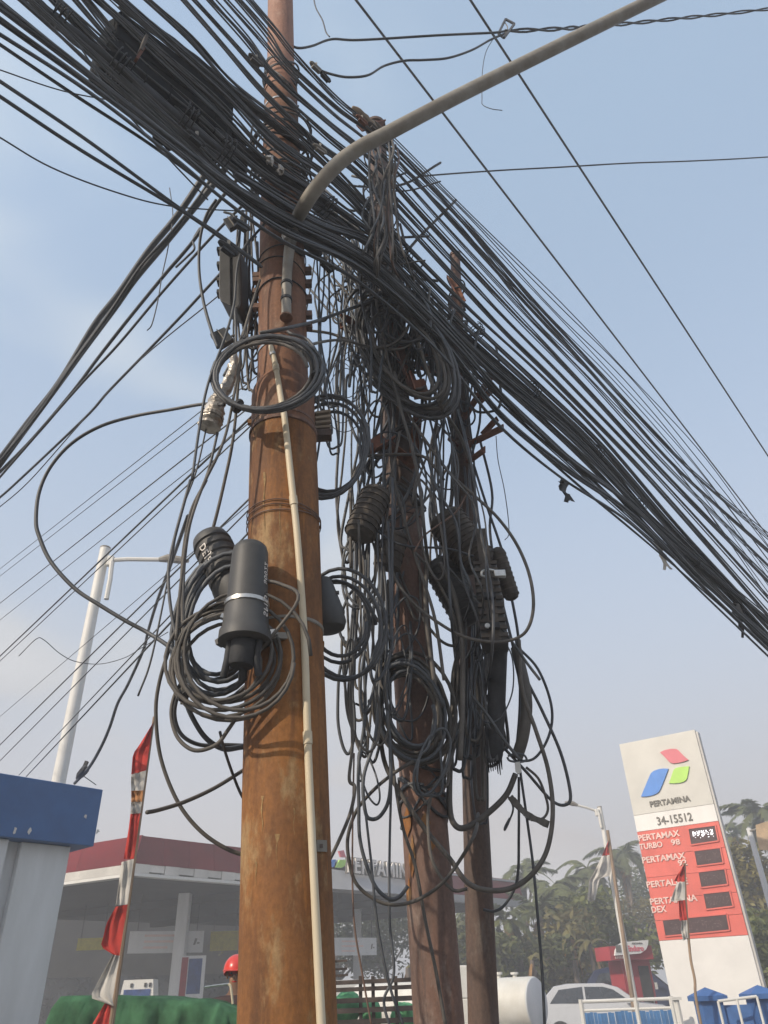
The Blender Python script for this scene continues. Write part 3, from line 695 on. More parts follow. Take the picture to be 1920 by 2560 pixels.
# red stall with oval board
a = PY(1528, 2401, 30); b = PY(1634, 2395, 30.5); z1 = zat(a, 2366); d = Vector((b.x - a.x, b.y - a.y, 0)); n = Vector((d.y, -d.x, 0)).normalized()
t = thing('oil_stall', 'small red stall with white name board below the price sign', 'stall', Vector((a.x, a.y, 0)))
MB().obox(Vector((a.x, a.y, a.z)), d, -n * 1.0, up * (z1 - a.z)).build('fascia', 'red_kiosk', t)
w0 = Vector((a.x, a.y, 0)) + d * .34 - n * .3
MB().obox(w0, d * .66, -n * .9, up * (a.z - .004)).build('wall', 'red_kiosk', t)
dr = MB().obox(w0 + d * .36 + n * .003, d * .24, n * .03, up * 2.1).build('door', 'dark', t)
MB().obox(w0 + d * .565 + n * .035 + up * 1.0, d * .015, n * .03, up * .12).build('handle', 'steel', dr)
MB().obox(w0 + d * .68 + n * .003 + up * 1.4, d * .05, n * .03, up * .2).build('meter_box', 'white', t)
bp = [PP(1300 + x * .3737, 2320 + y * .3737, a + n * .02, n) for x, y in ((628, 185), (632, 150), (645, 120), (680, 95), (850, 80), (848, 115), (835, 145), (800, 170), (720, 178))]
bo = MB().prism(bp, n * .08).build('name_board', 'signwhite', t)
o_ = PP(1569, 2378, a + n * .105, n); sz = 12 * depth(o_) / F_PX / .72
mb = MB(); put_text(mb, 'Enduro', sz, o_, d, up, bold=.01, ext=.01, xs=.95); mb.build('lettering', 'logo_red', bo)
o_ = PP(1580, 2361, a + n * .105, n); mb = MB(); put_text(mb, 'PERTAMINA', sz * .34, o_, d, up, ext=.01); mb.build('small_lettering', 'letter_grey', bo)
o_ = PP(1541, 2381, a + n * .105, n); mb = MB().obox(o_, d.normalized() * .2, n * .01, up * .22); mb.build('square_mark', 'letter_grey', bo)
o_ = PP(1538, 2397, a + n * .004, n); mb = MB()
for i in range(9): mb.obox(o_ + d * (.04 * i), d * .027, n * .01, up * .07)
mb.build('faded_print', 'letter_pink', t)
# ================================================================ cars
def car(name, label, px, py_roof, Y, ang, paint, L=4.5, Wd=1.8, H=1.66):
    """hatchback SUV: lofted body, glass, wheels; heading +x in its own frame"""
    p = PY(px, py_roof, Y)
    t = thing(name, label, 'car', Vector((p.x, p.y, 0)))
    prof = [(-2.22, .45), (-2.28, .75), (-2.2, 1.02), (-1.98, 1.15), (-1.45, 1.60), (-1.0, 1.66), (.1, 1.64), (.55, 1.52), (1.15, 1.10), (1.9, .98), (2.2, .82), (2.27, .55), (2.2, .33), (1.85, .30), (-1.9, .30)]
    sc = L / 4.5; sz = H / 1.66
    def wid(z): return (Wd / 2) * (1.0 - .04 * max(0, .7 - z) - (.30 * max(0, z - 1.0)))
    def tr(v):
        c, s_ = math.cos(ang), math.sin(ang); return Vector((p.x + v[0] * c - v[1] * s_, p.y + v[0] * s_ + v[1] * c, v[2]))
    mb = MB(); n = len(prof); rows = []
    for f, ins in ((-1, .10), (-.93, .0), (.93, .0), (1, .10)):
        rows.append([tr((x * sc * (1 - ins * .12), f * wid(z) , (z - (ins * .10 if z > 1 else -ins * .1)) * sz)) for x, z in prof])
    vs = sum(rows, []); fs = []
    for r_ in range(3):
        for i in range(n): fs.append((r_ * n + i, r_ * n + (i + 1) % n, (r_ + 1) * n + (i + 1) % n, (r_ + 1) * n + i))
    fs.append(tuple(range(n))); fs.append(tuple(3 * n + i for i in reversed(range(n))))
    mb.add(vs, fs); body = mb.build('body', paint, t, smooth=35)
    def side(poly, name, mat, off=.012, thick=.02):
        for s_ in (-1, 1):
            q = [tr((x * sc, s_ * (wid(z) + off - .02), z * sz)) for x, z in poly]
            nn = tr((0, s_, 0)) - tr((0, 0, 0)); MB().prism(q, nn * thick).build(name, mat, t)
    side([(-1.62, 1.14), (-1.30, 1.50), (-.55, 1.56), (-.55, 1.12)], 'window', 'glass'); side([(-.48, 1.12), (-.48, 1.56), (.1, 1.54), (.4, 1.46), (.9, 1.12)], 'window', 'glass')
    q = [tr((x * sc, y, z * sz)) for x, y, z in ((.66, -.62, 1.49), (.66, .62, 1.49), (1.2, .74, 1.11), (1.2, -.74, 1.11))]; MB().prism(q, up * .012).build('windscreen', 'glass', t)
    q = [tr((x * sc, y, z * sz)) for x, y, z in ((-1.56, -.60, 1.54), (-1.56, .60, 1.54), (-2.0, .72, 1.17), (-2.0, -.72, 1.17))]; MB().prism(q, up * .012).build('rear_window', 'glass', t)
    for s_ in (-1, 1):
        for x in (-1.38, 1.36):
            c = tr((x * sc, s_ * (Wd / 2 - .12), .34)); ax = tr((0, s_, 0)) - tr((0, 0, 0))
            w = MB().lathe(c - ax * .1, c + ax * .135, [(0, .30), (.1, .34), (.9, .34), (1, .29)], 20).build('wheel', 'tyre', t, smooth=40)
            MB().lathe(c + ax * .136, c + ax * .15, [(0, .21), (1, .17)], 14).build('rim', 'silver', w)
        q = tr((-2.30 * sc, s_ * .74, .86 * sz)); MB().obox(q, (tr((1, 0, 0)) - tr((0, 0, 0))) * .22, (tr((0, s_, 0)) - tr((0, 0, 0))) * .16, up * .24).build('tail_lamp', 'lamp_red', t, bevel=.03)
        q = tr((1.95 * sc, s_ * .70, .74 * sz)); MB().obox(q, (tr((1, 0, 0)) - tr((0, 0, 0))) * .28, (tr((0, s_, 0)) - tr((0, 0, 0))) * .17, up * .14).build('headlight', 'steel', t, bevel=.03)
        q = tr((.75 * sc, s_ * (Wd / 2 - .02), 1.08 * sz)); MB().obox(q, (tr((1, 0, 0)) - tr((0, 0, 0))) * .16, (tr((0, s_, 0)) - tr((0, 0, 0))) * .18, up * .12).build('mirror', paint, t, bevel=.02)
    return t
car('parked_car', 'silver sport utility car behind the blue picket fence', 1500, 2466, 29, rad(-14), 'silver')
car('parked_car', 'dark navy car parked behind the silver car', 1585, 2452, 34, rad(-10), 'carblue', H=2.15)
# blue sheet-roofed shelter behind the cars
a = PY(1335, 2440, 40); b = PY(1560, 2430, 41)
t = thing('shelter', 'low shelter with blue sheet roof behind the parked cars', 'shelter', Vector((a.x, a.y, 0)))
d = Vector((b.x - a.x, b.y - a.y, 0)); 
mb = MB().box8([Vector((a.x, a.y, a.z)), Vector((b.x, b.y, a.z)), Vector((b.x, b.y + 3, a.z + .5)), Vector((a.x, a.y + 3, a.z + .5))] + [Vector((a.x, a.y, a.z + .12)), Vector((b.x, b.y, a.z + .12)), Vector((b.x, b.y + 3, a.z + .62)), Vector((a.x, a.y + 3, a.z + .62))])
mb.build('roof', 'bluefence', t)
MB().obox(Vector((a.x, a.y + 2.5, 0)), d, Vector((0, .1, 0)), up * (a.z + .3)).build('back_wall', 'white_wall', t)
for f in (.02, .33, .66, .98): MB().tube([Vector((a.x, a.y + .1, 0)) + d * f, Vector((a.x, a.y + .1, a.z)) + d * f], .05, 6).build('post', 'white_wall', t)
# ================================================================ white storage tank
R = .54; ce = PY(1341, 2508, 21.0); ax = Vector((-.80, .60, 0)).normalized()
zc_ = ce.z; cb = ce + ax * 5.4
t = thing('storage_tank', 'white horizontal storage tank with ladder between the dark poles and the car', 'tank', Vector((ce.x, ce.y, 0)))
MB().lathe(ce, cb, [(0, R * .97), (.004, R), (.25, R), (.252, R * 1.012), (.258, R * 1.012), (.26, R), (.62, R), (.622, R * 1.012), (.628, R * 1.012), (.63, R), (1, R)], 40).build('shell', 'tank', t, smooth=40)
MB().lathe(ce - ax * .035, ce - ax * .002, [(0, R * .90), (.5, R * .96), (1, R * .97)], 40).build('end_plate', 'white_wall', t, smooth=40)
sv = Vector((ax.y, -ax.x, 0)); sv = sv if sv.y < 0 else -sv
for f in (.12, .85):
    q = ce + ax * 5.4 * f; MB().obox(Vector((q.x, q.y, 0)) - sv * .45 - ax * .1, sv * .9, ax * .2, up * (zc_ - R * .8)).build('saddle', 'white_wall', t)
ql = ce + ax * 1.35 + sv * (R + .06)
lad = MB()
for s_ in (-.13, .13): lad.tube([Vector((ql.x, ql.y, 0)) + ax * s_, Vector((ql.x, ql.y, zc_ + .25)) + ax * s_, ce + ax * (1.35 + s_) + up * (R + .05)], .014, 6)
lad.build('ladder_rails', 'white', t)
for i in range(7): MB().tube([Vector((ql.x, ql.y, .25 + i * .21)) - ax * .13, Vector((ql.x, ql.y, .25 + i * .21)) + ax * .13], .012, 6).build('rung', 'white', t)
for f, h in ((1.9, .26), (.95, .12), (.5, .1)):
    q = ce + ax * f + up * R; mm = MB().lathe(q - up * .02, q + up * h, [(0, .05), (.6, .05), (.61, .10), (1, .10)], 10); mm.build('vent', 'white', t)
# white cabinet between the dark poles
p = PY(1167, 2412, 17); c_ = MB().obox(Vector((p.x - .35, p.y, 0)), Vector((.55, 0, 0)), Vector((0, .5, 0)), up * (p.z - .55))
t = thing('cabinet', 'narrow white cabinet seen between the two dark poles', 'cabinet', Vector((p.x, p.y, 0)))
c_.build('body', 'tank', t, bevel=.02); MB().obox(Vector((p.x - .35, p.y, p.z - .546)), Vector((.55, 0, 0)), Vector((0, .5, 0)), up * .54).build('upper_box', 'white', t, bevel=.02)
# ================================================================ slatted rack with sacks, right of the rusty pole
rY = 9.0
t = thing('slatted_rack', 'dark slatted rack seen between the rusty pole and the second pole', 'rack', Vector((PY(940, 2500, rY).x, rY, 0)))
for y0, x1, h in ((2404, 868, .016), (2424, 868, .016), (2440, 870, .016), (2456, 1060, .03), (2474, 1060, .03), (2502, 1060, .035), (2527, 1060, .035), (2556, 1060, .035)):
    a = PY(780, y0 + 4, rY); b = PY(x1, y0 - (x1 - 780) * .03, rY); MB().bar(a, b, .03, h * 1.25).build('slat', 'wood_dark', t)
for x in (780, 901, 932, 989, 1060):
    a = PY(x, 2440 if x > 850 else 2380, rY + .04); MB().bar(Vector((a.x, a.y, 0)), a, .035, .035).build('post', 'wood_dark', t)
def blob(mb, c, rx, ry, rz, seed, rough=.25, nu=14, nv=9):
    vs = []; fs = []
    for i in range(nv + 1):
        th = math.pi * i / nv
        for j in range(nu):
            ph = 2 * math.pi * j / nu
            v = Vector((math.sin(th) * math.cos(ph), math.sin(th) * math.sin(ph), math.cos(th)))
            k = 1 + rough * mnoise.noise(v * 1.6 + Vector((seed, 0, 0))) + .08 * mnoise.noise(v * 6 + Vector((seed, 3, 0)))
            vs.append(c + Vector((v.x * rx * k, v.y * ry * k, v.z * rz * k)))
    for i in range(nv):
        for j in range(nu): fs.append((i * nu + j, i * nu + (j + 1) % nu, (i + 1) * nu + (j + 1) % nu, (i + 1) * nu + j))
    return mb.add(vs, fs)
for i, (x, y, rx, lab) in enumerate(((868, 2518, .17, 'pale green sack on the rack right beside the rusty pole'), (925, 2535, .13, 'small green sack in the middle of the slatted rack'), (1010, 2545, .15, 'green sack on the rack next to the second pole'))):
    c = PY(x, y, rY + .35); s_ = blob(MB(), c, rx, .2, .14, i * 3.1).build('sack', 'sack', None, smooth=0); tag(s_, lab, 'sack', 'green sacks on the slatted rack')
    s_['label'] = lab
# pale lorry box behind the rack
a = PY(800, 2452, 24.5); b = PY(1085, 2447, 25.5)
t = thing('white_container', 'white container body glimpsed through the slatted rack', 'container', Vector((a.x, a.y, 0)))
MB().obox(Vector((a.x, a.y, .35)), Vector((b.x - a.x, b.y - a.y, 0)), Vector((.3, 2, 0)), up * (a.z - .35)).build('body', 'white', t)
for f in (.03, .5, .97): MB().obox(Vector((a.x + (b.x - a.x) * f - .06, a.y + (b.y - a.y) * f - .03, .35)), Vector((.12, 0, 0)), Vector((0, .025, 0)), up * (a.z - .35)).build('rib', 'white_wall', t)
for f in (.1, .9): MB().obox(Vector((a.x + (b.x - a.x) * f - .2, a.y + .6, 0)), Vector((.4, 0, 0)), Vector((0, .8, 0)), up * .346).build('skid', 'dark', t)
# ================================================================ green tarpaulin over a cart
tY = 8.0
def tarp():
    mb = MB(); nu, nv = 60, 26; L_ = PY(118, 2520, tY); Rr = PY(622, 2505, tY + .4)
    zt_l = PY(190, 2492, tY).z; vs = []
    for j in range(nv + 1):
        for i in range(nu + 1):
            u = i / nu; v = j / nv
            x = L_.x + (Rr.x - L_.x) * u; d_ = 1.5
            # profile over the load: front skirt, top, back skirt
            if v < .42: y = tY - .05 - .10 * (1 - v / .42); zz_ = (v / .42)
            elif v < .6: y = tY + (v - .42) / .18 * d_; zz_ = 1
            else: y = tY + d_ + .1; zz_ = 1 - (v - .6) / .4
            top = zt_l * (.985 + .018 * math.sin(u * 5.0 + .7) + .004 * math.sin(u * 17)) - .10 * max(0, (u - .75) / .25) ** 1.5 - .30 * max(0, (.05 - u) / .05) ** 2
            z = .05 + (top - .05) * (1 - (1 - zz_) ** 1.4)
            wv = mnoise.noise(Vector((u * 6, v * 5, .3)))
            fold = .03 * math.sin(u * 30 + 4 * wv) * (1 - zz_) + .012 * mnoise.noise(Vector((u * 14, v * 10, 2))) + .045 * (.4 - abs(mnoise.noise(Vector((u * 16 + v * 9, v * 9, 5)))) * 1.9) + .022 * (.4 - abs(mnoise.noise(Vector((u * 30 - v * 14, v * 12, 9)))) * 1.9)
            vs.append(Vector((x + .03 * wv, y - fold * 1.2, z + .008 * mnoise.noise(Vector((u * 26, v * 12, 8))))))
    fs = [(j * (nu + 1) + i, j * (nu + 1) + i + 1, (j + 1) * (nu + 1) + i + 1, (j + 1) * (nu + 1) + i) for j in range(nv) for i in range(nu)]
    mb.add(vs, fs); return mb
tb = tarp(); cx = sum(v.x for v in tb.v) / len(tb.v)
t = thing('covered_cart', 'cart hidden under a wrinkled green tarpaulin beside the rusty pole', 'cart', Vector((cx, tY + .7, 0)))
tb.build('tarpaulin', 'tarp', t, smooth=0, fix=False)
MB().obox(Vector((cx - .8, tY + .2, .35)), Vector((1.6, 0, 0)), Vector((0, 1.1, 0)), up * .75).build('load_box', 'wood_dark', t)
for s_ in (-.6, .6):
    c = Vector((cx + s_, tY + .35, .3)); w = MB().lathe(c - Vector((.05, 0, 0)), c + Vector((.05, 0, 0)), [(0, .26), (.2, .3), (.8, .3), (1, .26)], 18).build('wheel', 'tyre', t, smooth=40)
hp = [PY(x, y, tY + .3) for x, y in ((512, 2468), (540, 2464), (571, 2460), (577, 2468), (582, 2510))]
MB().tube(smooth(hp[:3], 4), .009, 6).build('handle_bar', 'steel', t); MB().tube(smooth(hp[2:], 4), [.012] * 9, 6).build('strap', 'cream', t)
# ================================================================ person in red helmet, mostly behind the rusty pole
def skin_body(name, joints, edges, mat, parent, root=0, sub=2):
    o = wloc(parent)
    me = bpy.data.meshes.new(name); me.from_pydata([Vector(j[0]) - o for j in joints], edges, [])
    ob = bpy.data.objects.new(name, me); COL.objects.link(ob)
    md = ob.modifiers.new('skin', 'SKIN'); md.use_smooth_shade = True
    sv_ = me.skin_vertices[0].data
    for i, j in enumerate(joints): sv_[i].radius = (j[1], j[1] if len(j) < 3 else j[2]); sv_[i].use_root = (i == root)
    ms = ob.modifiers.new('sub', 'SUBSURF'); ms.levels = sub; ms.render_levels = sub
    dg = bpy.context.evaluated_depsgraph_get(); dg.update()
    m2 = bpy.data.meshes.new_from_object(ob.evaluated_get(dg)); bpy.data.objects.remove(ob)
    m2.materials.clear(); m2.materials.append(MT[mat])
    for p_ in m2.polygons: p_.use_smooth = True
    ob = bpy.data.objects.new(name, m2); COL.objects.link(ob); ob.parent = parent; return ob
hc = PY(592, 2432, 8.6); hx, hy = hc.x, hc.y; dz = hc.z - 1.66
struct(MB().obox(Vector((hx - .8, hy - .6, 0)), Vector((1.6, 0, 0)), Vector((0, 1.4, 0)), up * max(.05, dz - .004)).build('pavement', 'concrete'))
t = thing('person', 'person in red helmet and dark red jacket standing behind the rusty pole', 'person', Vector((hx, hy, dz)))
B_ = lambda x, y, z: (hx + x, hy + y, z + dz)
J = [(B_(0, 0, .95), .15, .11), (B_(0, 0, 1.15), .145, .10), (B_(0, 0, 1.38), .17, .11), (B_(0, 0, 1.48), .07), (B_(0, -.01, 1.56), .06), (B_(0, -.02, 1.66), .088, .10),
     (B_(-.19, 0, 1.40), .065), (B_(-.26, -.05, 1.15), .05), (B_(-.22, -.25, 1.02), .038), (B_(-.20, -.33, 1.0), .036),
     (B_(.19, 0, 1.40), .065), (B_(.26, -.05, 1.15), .05), (B_(.22, -.25, 1.02), .038), (B_(.20, -.33, 1.0), .036),
     (B_(-.09, 0, .86), .095), (B_(-.10, -.02, .50), .07), (B_(-.10, .02, .09), .048), (B_(-.10, -.13, .04), .04), (B_(.09, 0, .86), .095), (B_(.10, -.02, .50), .07), (B_(.10, .02, .09), .048), (B_(.10, -.13, .04), .04)]
Eg = [(0, 1), (1, 2), (2, 3), (3, 4), (4, 5), (2, 6), (6, 7), (7, 8), (8, 9), (2, 10), (10, 11), (11, 12), (12, 13), (0, 14), (14, 15), (15, 16), (16, 17), (0, 18), (18, 19), (19, 20), (20, 21)]
for sgn, wr_ in ((-1, 9), (1, 13)):
    w0_ = Vector(J[wr_][0])
    for f in range(4):
        a_ = len(J); off = (f - 1.5) * .02
        J.append((tuple(w0_ + Vector((off, -.05, .0))), .009)); J.append((tuple(w0_ + Vector((off, -.085 - .008 * (1.5 - abs(f - 1.5)), -.02))), .0085)); J.append((tuple(w0_ + Vector((off, -.10, -.05))), .0075))
        Eg += [(wr_, a_), (a_, a_ + 1), (a_ + 1, a_ + 2)]
    a_ = len(J); J.append((tuple(w0_ + Vector((-sgn * .045, -.02, -.01))), .0095)); J.append((tuple(w0_ + Vector((-sgn * .055, -.055, -.02))), .0085)); Eg += [(wr_, a_), (a_, a_ + 1)]
bd = skin_body('body', J, Eg, 'skin', t)
JJ = [(J[i][0],) + tuple(r_ * 1.14 for r_ in J[i][1:]) for i in range(0, 4)]
JJ += [(J[i][0],) + tuple(r_ * 1.25 for r_ in J[i][1:]) for i in (6, 7, 8, 10, 11, 12)]
skin_body('jacket', JJ, [(0, 1), (1, 2), (2, 3), (2, 4), (4, 5), (5, 6), (2, 7), (7, 8), (8, 9)], 'jacket', t)
JT = [((J[0][0]),) + (.165, .125)] + [(J[i][0], J[i][1] * 1.2) for i in (14, 15, 16, 18, 19, 20)]
skin_body('trousers', JT, [(0, 1), (1, 2), (2, 3), (0, 4), (4, 5), (5, 6)], 'trousers', t)
hm = MB(); hcz = Vector(B_(0, -.01, 1.685)); vs = []; nu, nv = 24, 12
for i in range(nv + 1):
    th = (math.pi * .62) * i / nv
    for j in range(nu):
        ph = 2 * math.pi * j / nu; front = max(0, -math.sin(ph))
        th2 = th * (1 - .18 * front); vs.append(hcz + Vector((math.sin(th2) * math.cos(ph) * .128, math.sin(th2) * math.sin(ph) * .155, math.cos(th2) * .135)))
hm.add(vs, [(i * nu + j, i * nu + (j + 1) % nu, (i + 1) * nu + (j + 1) % nu, (i + 1) * nu + j) for i in range(nv) for j in range(nu)])
he = hm.build('helmet', 'helmet', t, smooth=0)
MB().obox(hcz + Vector((-.1, -.20, -.015)), Vector((.2, 0, 0)), Vector((0, .08, .01)), Vector((0, 0, .01))).build('visor', 'helmet', he, bevel=.004)
for s_ in (-1, 1): blob(MB(), Vector(B_(.035 * s_, -.098, 1.655)), .012, .008, .009, 1, 0, 8, 6).build('eye', 'dark', t)
blob(MB(), Vector(B_(0, -.115, 1.625)), .016, .022, .026, 2, .1, 8, 6).build('nose', 'skin', t); blob(MB(), Vector(B_(0, -.103, 1.585)), .026, .008, .007, 2, 0, 8, 6).build('mouth', 'lamp_red', t)
for s_ in (-1, 1): blob(MB(), Vector(B_(.09 * s_, -.01, 1.64)), .012, .022, .032, 3, 0, 8, 6).build('ear', 'skin', t)

# ================================================================ trees
def frond_mesh(L, droop, seed, dry=False):
    rng = random.Random(seed); mb = MB(); n = 11; pts = []
    for i in range(n + 1):
        s_ = i / n; pts.append(Vector((L * s_ * (1 - .28 * droop * s_), 0, L * (.42 * s_ - .95 * droop * s_ * s_))))
    mb.tube(pts, [.045 * (1 - .85 * i / n) for i in range(n + 1)], 4)
    for i in range(1, n * 3):
        s_ = .12 + .88 * i / (n * 3); f = s_ * n; k = min(n - 1, int(f)); p = pts[k].lerp(pts[k + 1], f - k); tdir = (pts[k + 1] - pts[k]).normalized()
        ll = L * .26 * math.sin(math.pi * min(1, .18 + .80 * s_)) ** .7
        for sg in (-1, 1):
            dr = rng.uniform(.25, .75); dv = (Vector((0, sg, 0)) * .8 + tdir * .6 + Vector((0, 0, -dr))).normalized()
            q = p + dv * ll * rng.uniform(.75, 1.1); w = tdir * .055
            mid = p.lerp(q, .5) + Vector((0, 0, .03 * L))
            mb.add([p - w, p + w, mid + w * 1.1, mid - w * 1.1, q], [(0, 1, 2, 3), (3, 2, 4)])
    return mb
FR = []
for i, (L_, dr) in enumerate(((2.6, .55), (2.9, .8), (2.3, 1.05), (2.6, 1.3))):
    ob = frond_mesh(L_, dr, i).build('frond', 'frond', None, smooth=0, fix=False); ob.data.transform(Matrix.Translation(ob.location)); FR.append(ob.data); bpy.data.objects.remove(ob)
FD = []
for i in range(2):
    ob = frond_mesh(2.3, 1.9, 20 + i).build('dry_frond', 'leaf_dry', None, smooth=0, fix=False); ob.data.transform(Matrix.Translation(ob.location)); FD.append(ob.data); bpy.data.objects.remove(ob)
def palm(px, py, Y, nf_, sc, label, seed, dry=1):
    rng = random.Random(seed); p = PY(px, py, Y)
    t = thing('palm_tree', label, 'palm', Vector((p.x, p.y, 0)), 'palms behind the filling station')
    bend = rng.uniform(-.3, .3)
    pts = [Vector((p.x + bend * math.sin(math.pi * i / 8) , p.y, p.z * i / 8)) for i in range(9)]
    MB().tube(pts, [.19 - .07 * i / 8 for i in range(9)], 9).build('trunk', 'trunk', t, smooth=50)
    for i in range(nf_):
        me = FR[rng.randrange(4)]; o = bpy.data.objects.new('frond', me); COL.objects.link(o); o.parent = t
        o.location = (0, 0, p.z); o.rotation_euler = Euler((rng.uniform(-.25, .25), rng.uniform(-.75, .45), 2 * math.pi * (i + rng.uniform(-.3, .3)) / nf_ * 1.0)); s_ = sc * rng.uniform(.85, 1.15); o.scale = (s_, s_, s_)
    for i in range(dry):
        o = bpy.data.objects.new('dry_frond', FD[i % 2]); COL.objects.link(o); o.parent = t; o.location = (0, 0, p.z - .1); o.rotation_euler = (0, rng.uniform(.5, .9), rng.uniform(3.4, 6)); o.scale = (sc, sc, sc)
def tree(px, py, Y, rx, rz, mat, label, seed, n=3400, leaf=.34, dryfrac=0):
    rng = random.Random(seed); p = PY(px, py, Y)
    t = thing('leafy_tree', label, 'tree', Vector((p.x, p.y, 0)), 'leafy trees behind the filling station')
    tr = MB(); zc2 = p.z; base_ = Vector((p.x, p.y, 0))
    tr.tube([base_, base_ + Vector((.1, 0, zc2 * .5)), base_ + Vector((0, 0, zc2))], [.22, .17, .10], 8)
    cl = []
    for i in range(11):
        v = Vector((rng.gauss(0, 1), rng.gauss(0, 1), rng.gauss(0, .9))).normalized(); r_ = rng.uniform(.35, .85)
        c = Vector((p.x + v.x * rx * r_, p.y + v.y * rx * r_ * .8, zc2 + v.z * rz * r_)); cl.append((c, rng.uniform(.32, .55)))
        tr.tube([base_ + Vector((0, 0, zc2 * .55)), (base_ + Vector((0, 0, zc2 * .7))).lerp(c, .5), c], [.08, .05, .02], 5)
    tr.build('trunk', 'trunk', t, smooth=50)
    mb = MB(); vs = []; fs = []
    for i in range(n):
        c, k = rng.choice(cl); v = Vector((rng.gauss(0, 1), rng.gauss(0, 1), rng.gauss(0, 1))).normalized() * (rng.random() ** .45)
        q = c + Vector((v.x * rx * k, v.y * rx * k, v.z * rz * k))
        a_ = Vector((rng.gauss(0, 1), rng.gauss(0, 1), rng.gauss(0, .6))).normalized(); b_ = a_.orthogonal().normalized(); b_ = (b_ * math.cos(i) + a_.cross(b_) * math.sin(i))
        l = leaf * rng.uniform(.6, 1.4); w = l * .42; o = len(vs)
        vs += [q - a_ * l * .5, q + b_ * w * .5, q + a_ * l * .5, q - b_ * w * .5]; fs.append((o, o + 1, o + 2, o + 3))
    mb.add(vs, fs); mb.build('crown', mat, t, fix=False)
    return t
pl = [(1310, 2188, 48, 15, .85, 'slim palm rising just left of the big drooping cable loop', 1), (1377, 2222, 46, 15, .9, 'palm with full crown behind the hanging straight cable', 2), (1468, 2172, 52, 16, 1.05, 'tall palm left of the slim white lamp post', 3), (1436, 2245, 43, 14, .9, 'lower palm with dry hanging fronds between car and taller palms', 4),
      (1556, 2140, 55, 15, 1.1, 'palm directly left of the price sign', 5), (1262, 2300, 37, 12, .75, 'short palm with arching fronds beside the third dark pole', 6), (1830, 2090, 54, 13, 1.0, 'palm showing just right of the price sign', 7), (1905, 2045, 46, 14, 1.1, 'palm above the torn tan sheet at the right edge', 8),
      (1350, 2290, 40, 13, .85, 'broad low palm behind the silver car', 9), (1195, 2270, 50, 12, .8, 'palm glimpsed between the two dark poles', 10)]
for a in pl: palm(*a[:6], a[6], dry=2 if a[6] in (4, 3) else 1)
tr_ = [(1500, 2350, 40, 2.8, 2.2, 'leafA', 'dense green tree directly left of the red stall'), (1590, 2320, 50, 3.4, 2.6, 'leafB', 'olive green tree behind the left side of the price sign'), (1400, 2390, 38, 2.6, 1.7, 'leafB', 'bushy tree low behind the parked cars'), (1300, 2400, 36, 2.4, 1.6, 'leafA', 'bushy tree behind the white storage tank'),
       (1170, 2380, 38, 2.2, 1.7, 'leafC', 'dark tree seen between the second and third poles'), (1850, 2260, 42, 2.6, 3.2, 'leafA', 'green tree right behind the price sign'), (1905, 2250, 36, 2.6, 3.0, 'leafB', 'olive tree behind the weathered post at the right edge'), (1890, 2400, 30, 2.2, 1.8, 'leafA', 'low green bush behind the right gate pillar'),
       (960, 2340, 52, 3.8, 2.6, 'leafC', 'dark tree seen through the slatted rack under the canopy'), (620, 2370, 56, 4.0, 2.2, 'leafB', 'olive tree in the shade past the canopy left of the rusty pole'), (840, 2380, 55, 3.5, 2.2, 'leafA', 'green tree behind the shorter hanging board'), (1660, 2260, 62, 4.5, 4.0, 'leafC', 'dark tree mass hidden mostly by the price sign'),
       (1450, 2350, 60, 4.5, 3.2, 'leafC', 'dark tree behind the palms left of the lamp post'), (1235, 2395, 44, 2.6, 1.6, 'leafB', 'low olive tree right of the third dark pole')]
for i, a in enumerate(tr_): tree(*a, seed=50 + i)
# dry banana plants near the stall
def banana(px, py, Y, label, seed):
    rng = random.Random(seed); p = PY(px, py, Y); t = thing('banana_plant', label, 'plant', Vector((p.x, p.y, 0)), 'banana plants in front of the trees')
    MB().tube([Vector((p.x, p.y, 0)), p], [.14, .09], 8).build('stem', 'trunk', t, smooth=50)
    for i in range(7):
        a = rng.uniform(0, 6.28); L_ = rng.uniform(.8, 1.3); dv = Vector((math.cos(a), math.sin(a), 0)); sd2 = Vector((-dv.y, dv.x, 0)); mb = MB(); vs = []
        dry = i < 3; up_ = -.3 if dry else rng.uniform(.5, 1.1)
        for k in range(9):
            s_ = k / 8; c = p + dv * L_ * s_ * (.45 if dry else .8) + Vector((0, 0, L_ * (up_ * s_ - (1.0 if dry else 1.1) * s_ * s_))); w = .14 * math.sin(math.pi * min(1, .1 + .88 * s_)) * (.5 if dry else 1)
            vs += [c - sd2 * w - Vector((0, 0, .08)), c, c + sd2 * w - Vector((0, 0, .08))]
        fs = []
        for k in range(8): fs += [(k * 3, k * 3 + 1, k * 3 + 4, k * 3 + 3), (k * 3 + 1, k * 3 + 2, k * 3 + 5, k * 3 + 4)]
        mb.add(vs, fs); mb.build('dry_leaf' if dry else 'leaf', 'leaf_dry' if dry else 'leafB', t, smooth=0, fix=False)
banana(1425, 2330, 36, 'banana plant with orange dried leaves behind the silver car', 1); banana(1475, 2360, 35, 'banana plant with yellowed leaves left of the red stall', 2); banana(1330, 2400, 34, 'small banana plant behind the storage tank', 3); banana(1020, 2420, 30, 'banana plant with dried leaves beside the second pole', 4)

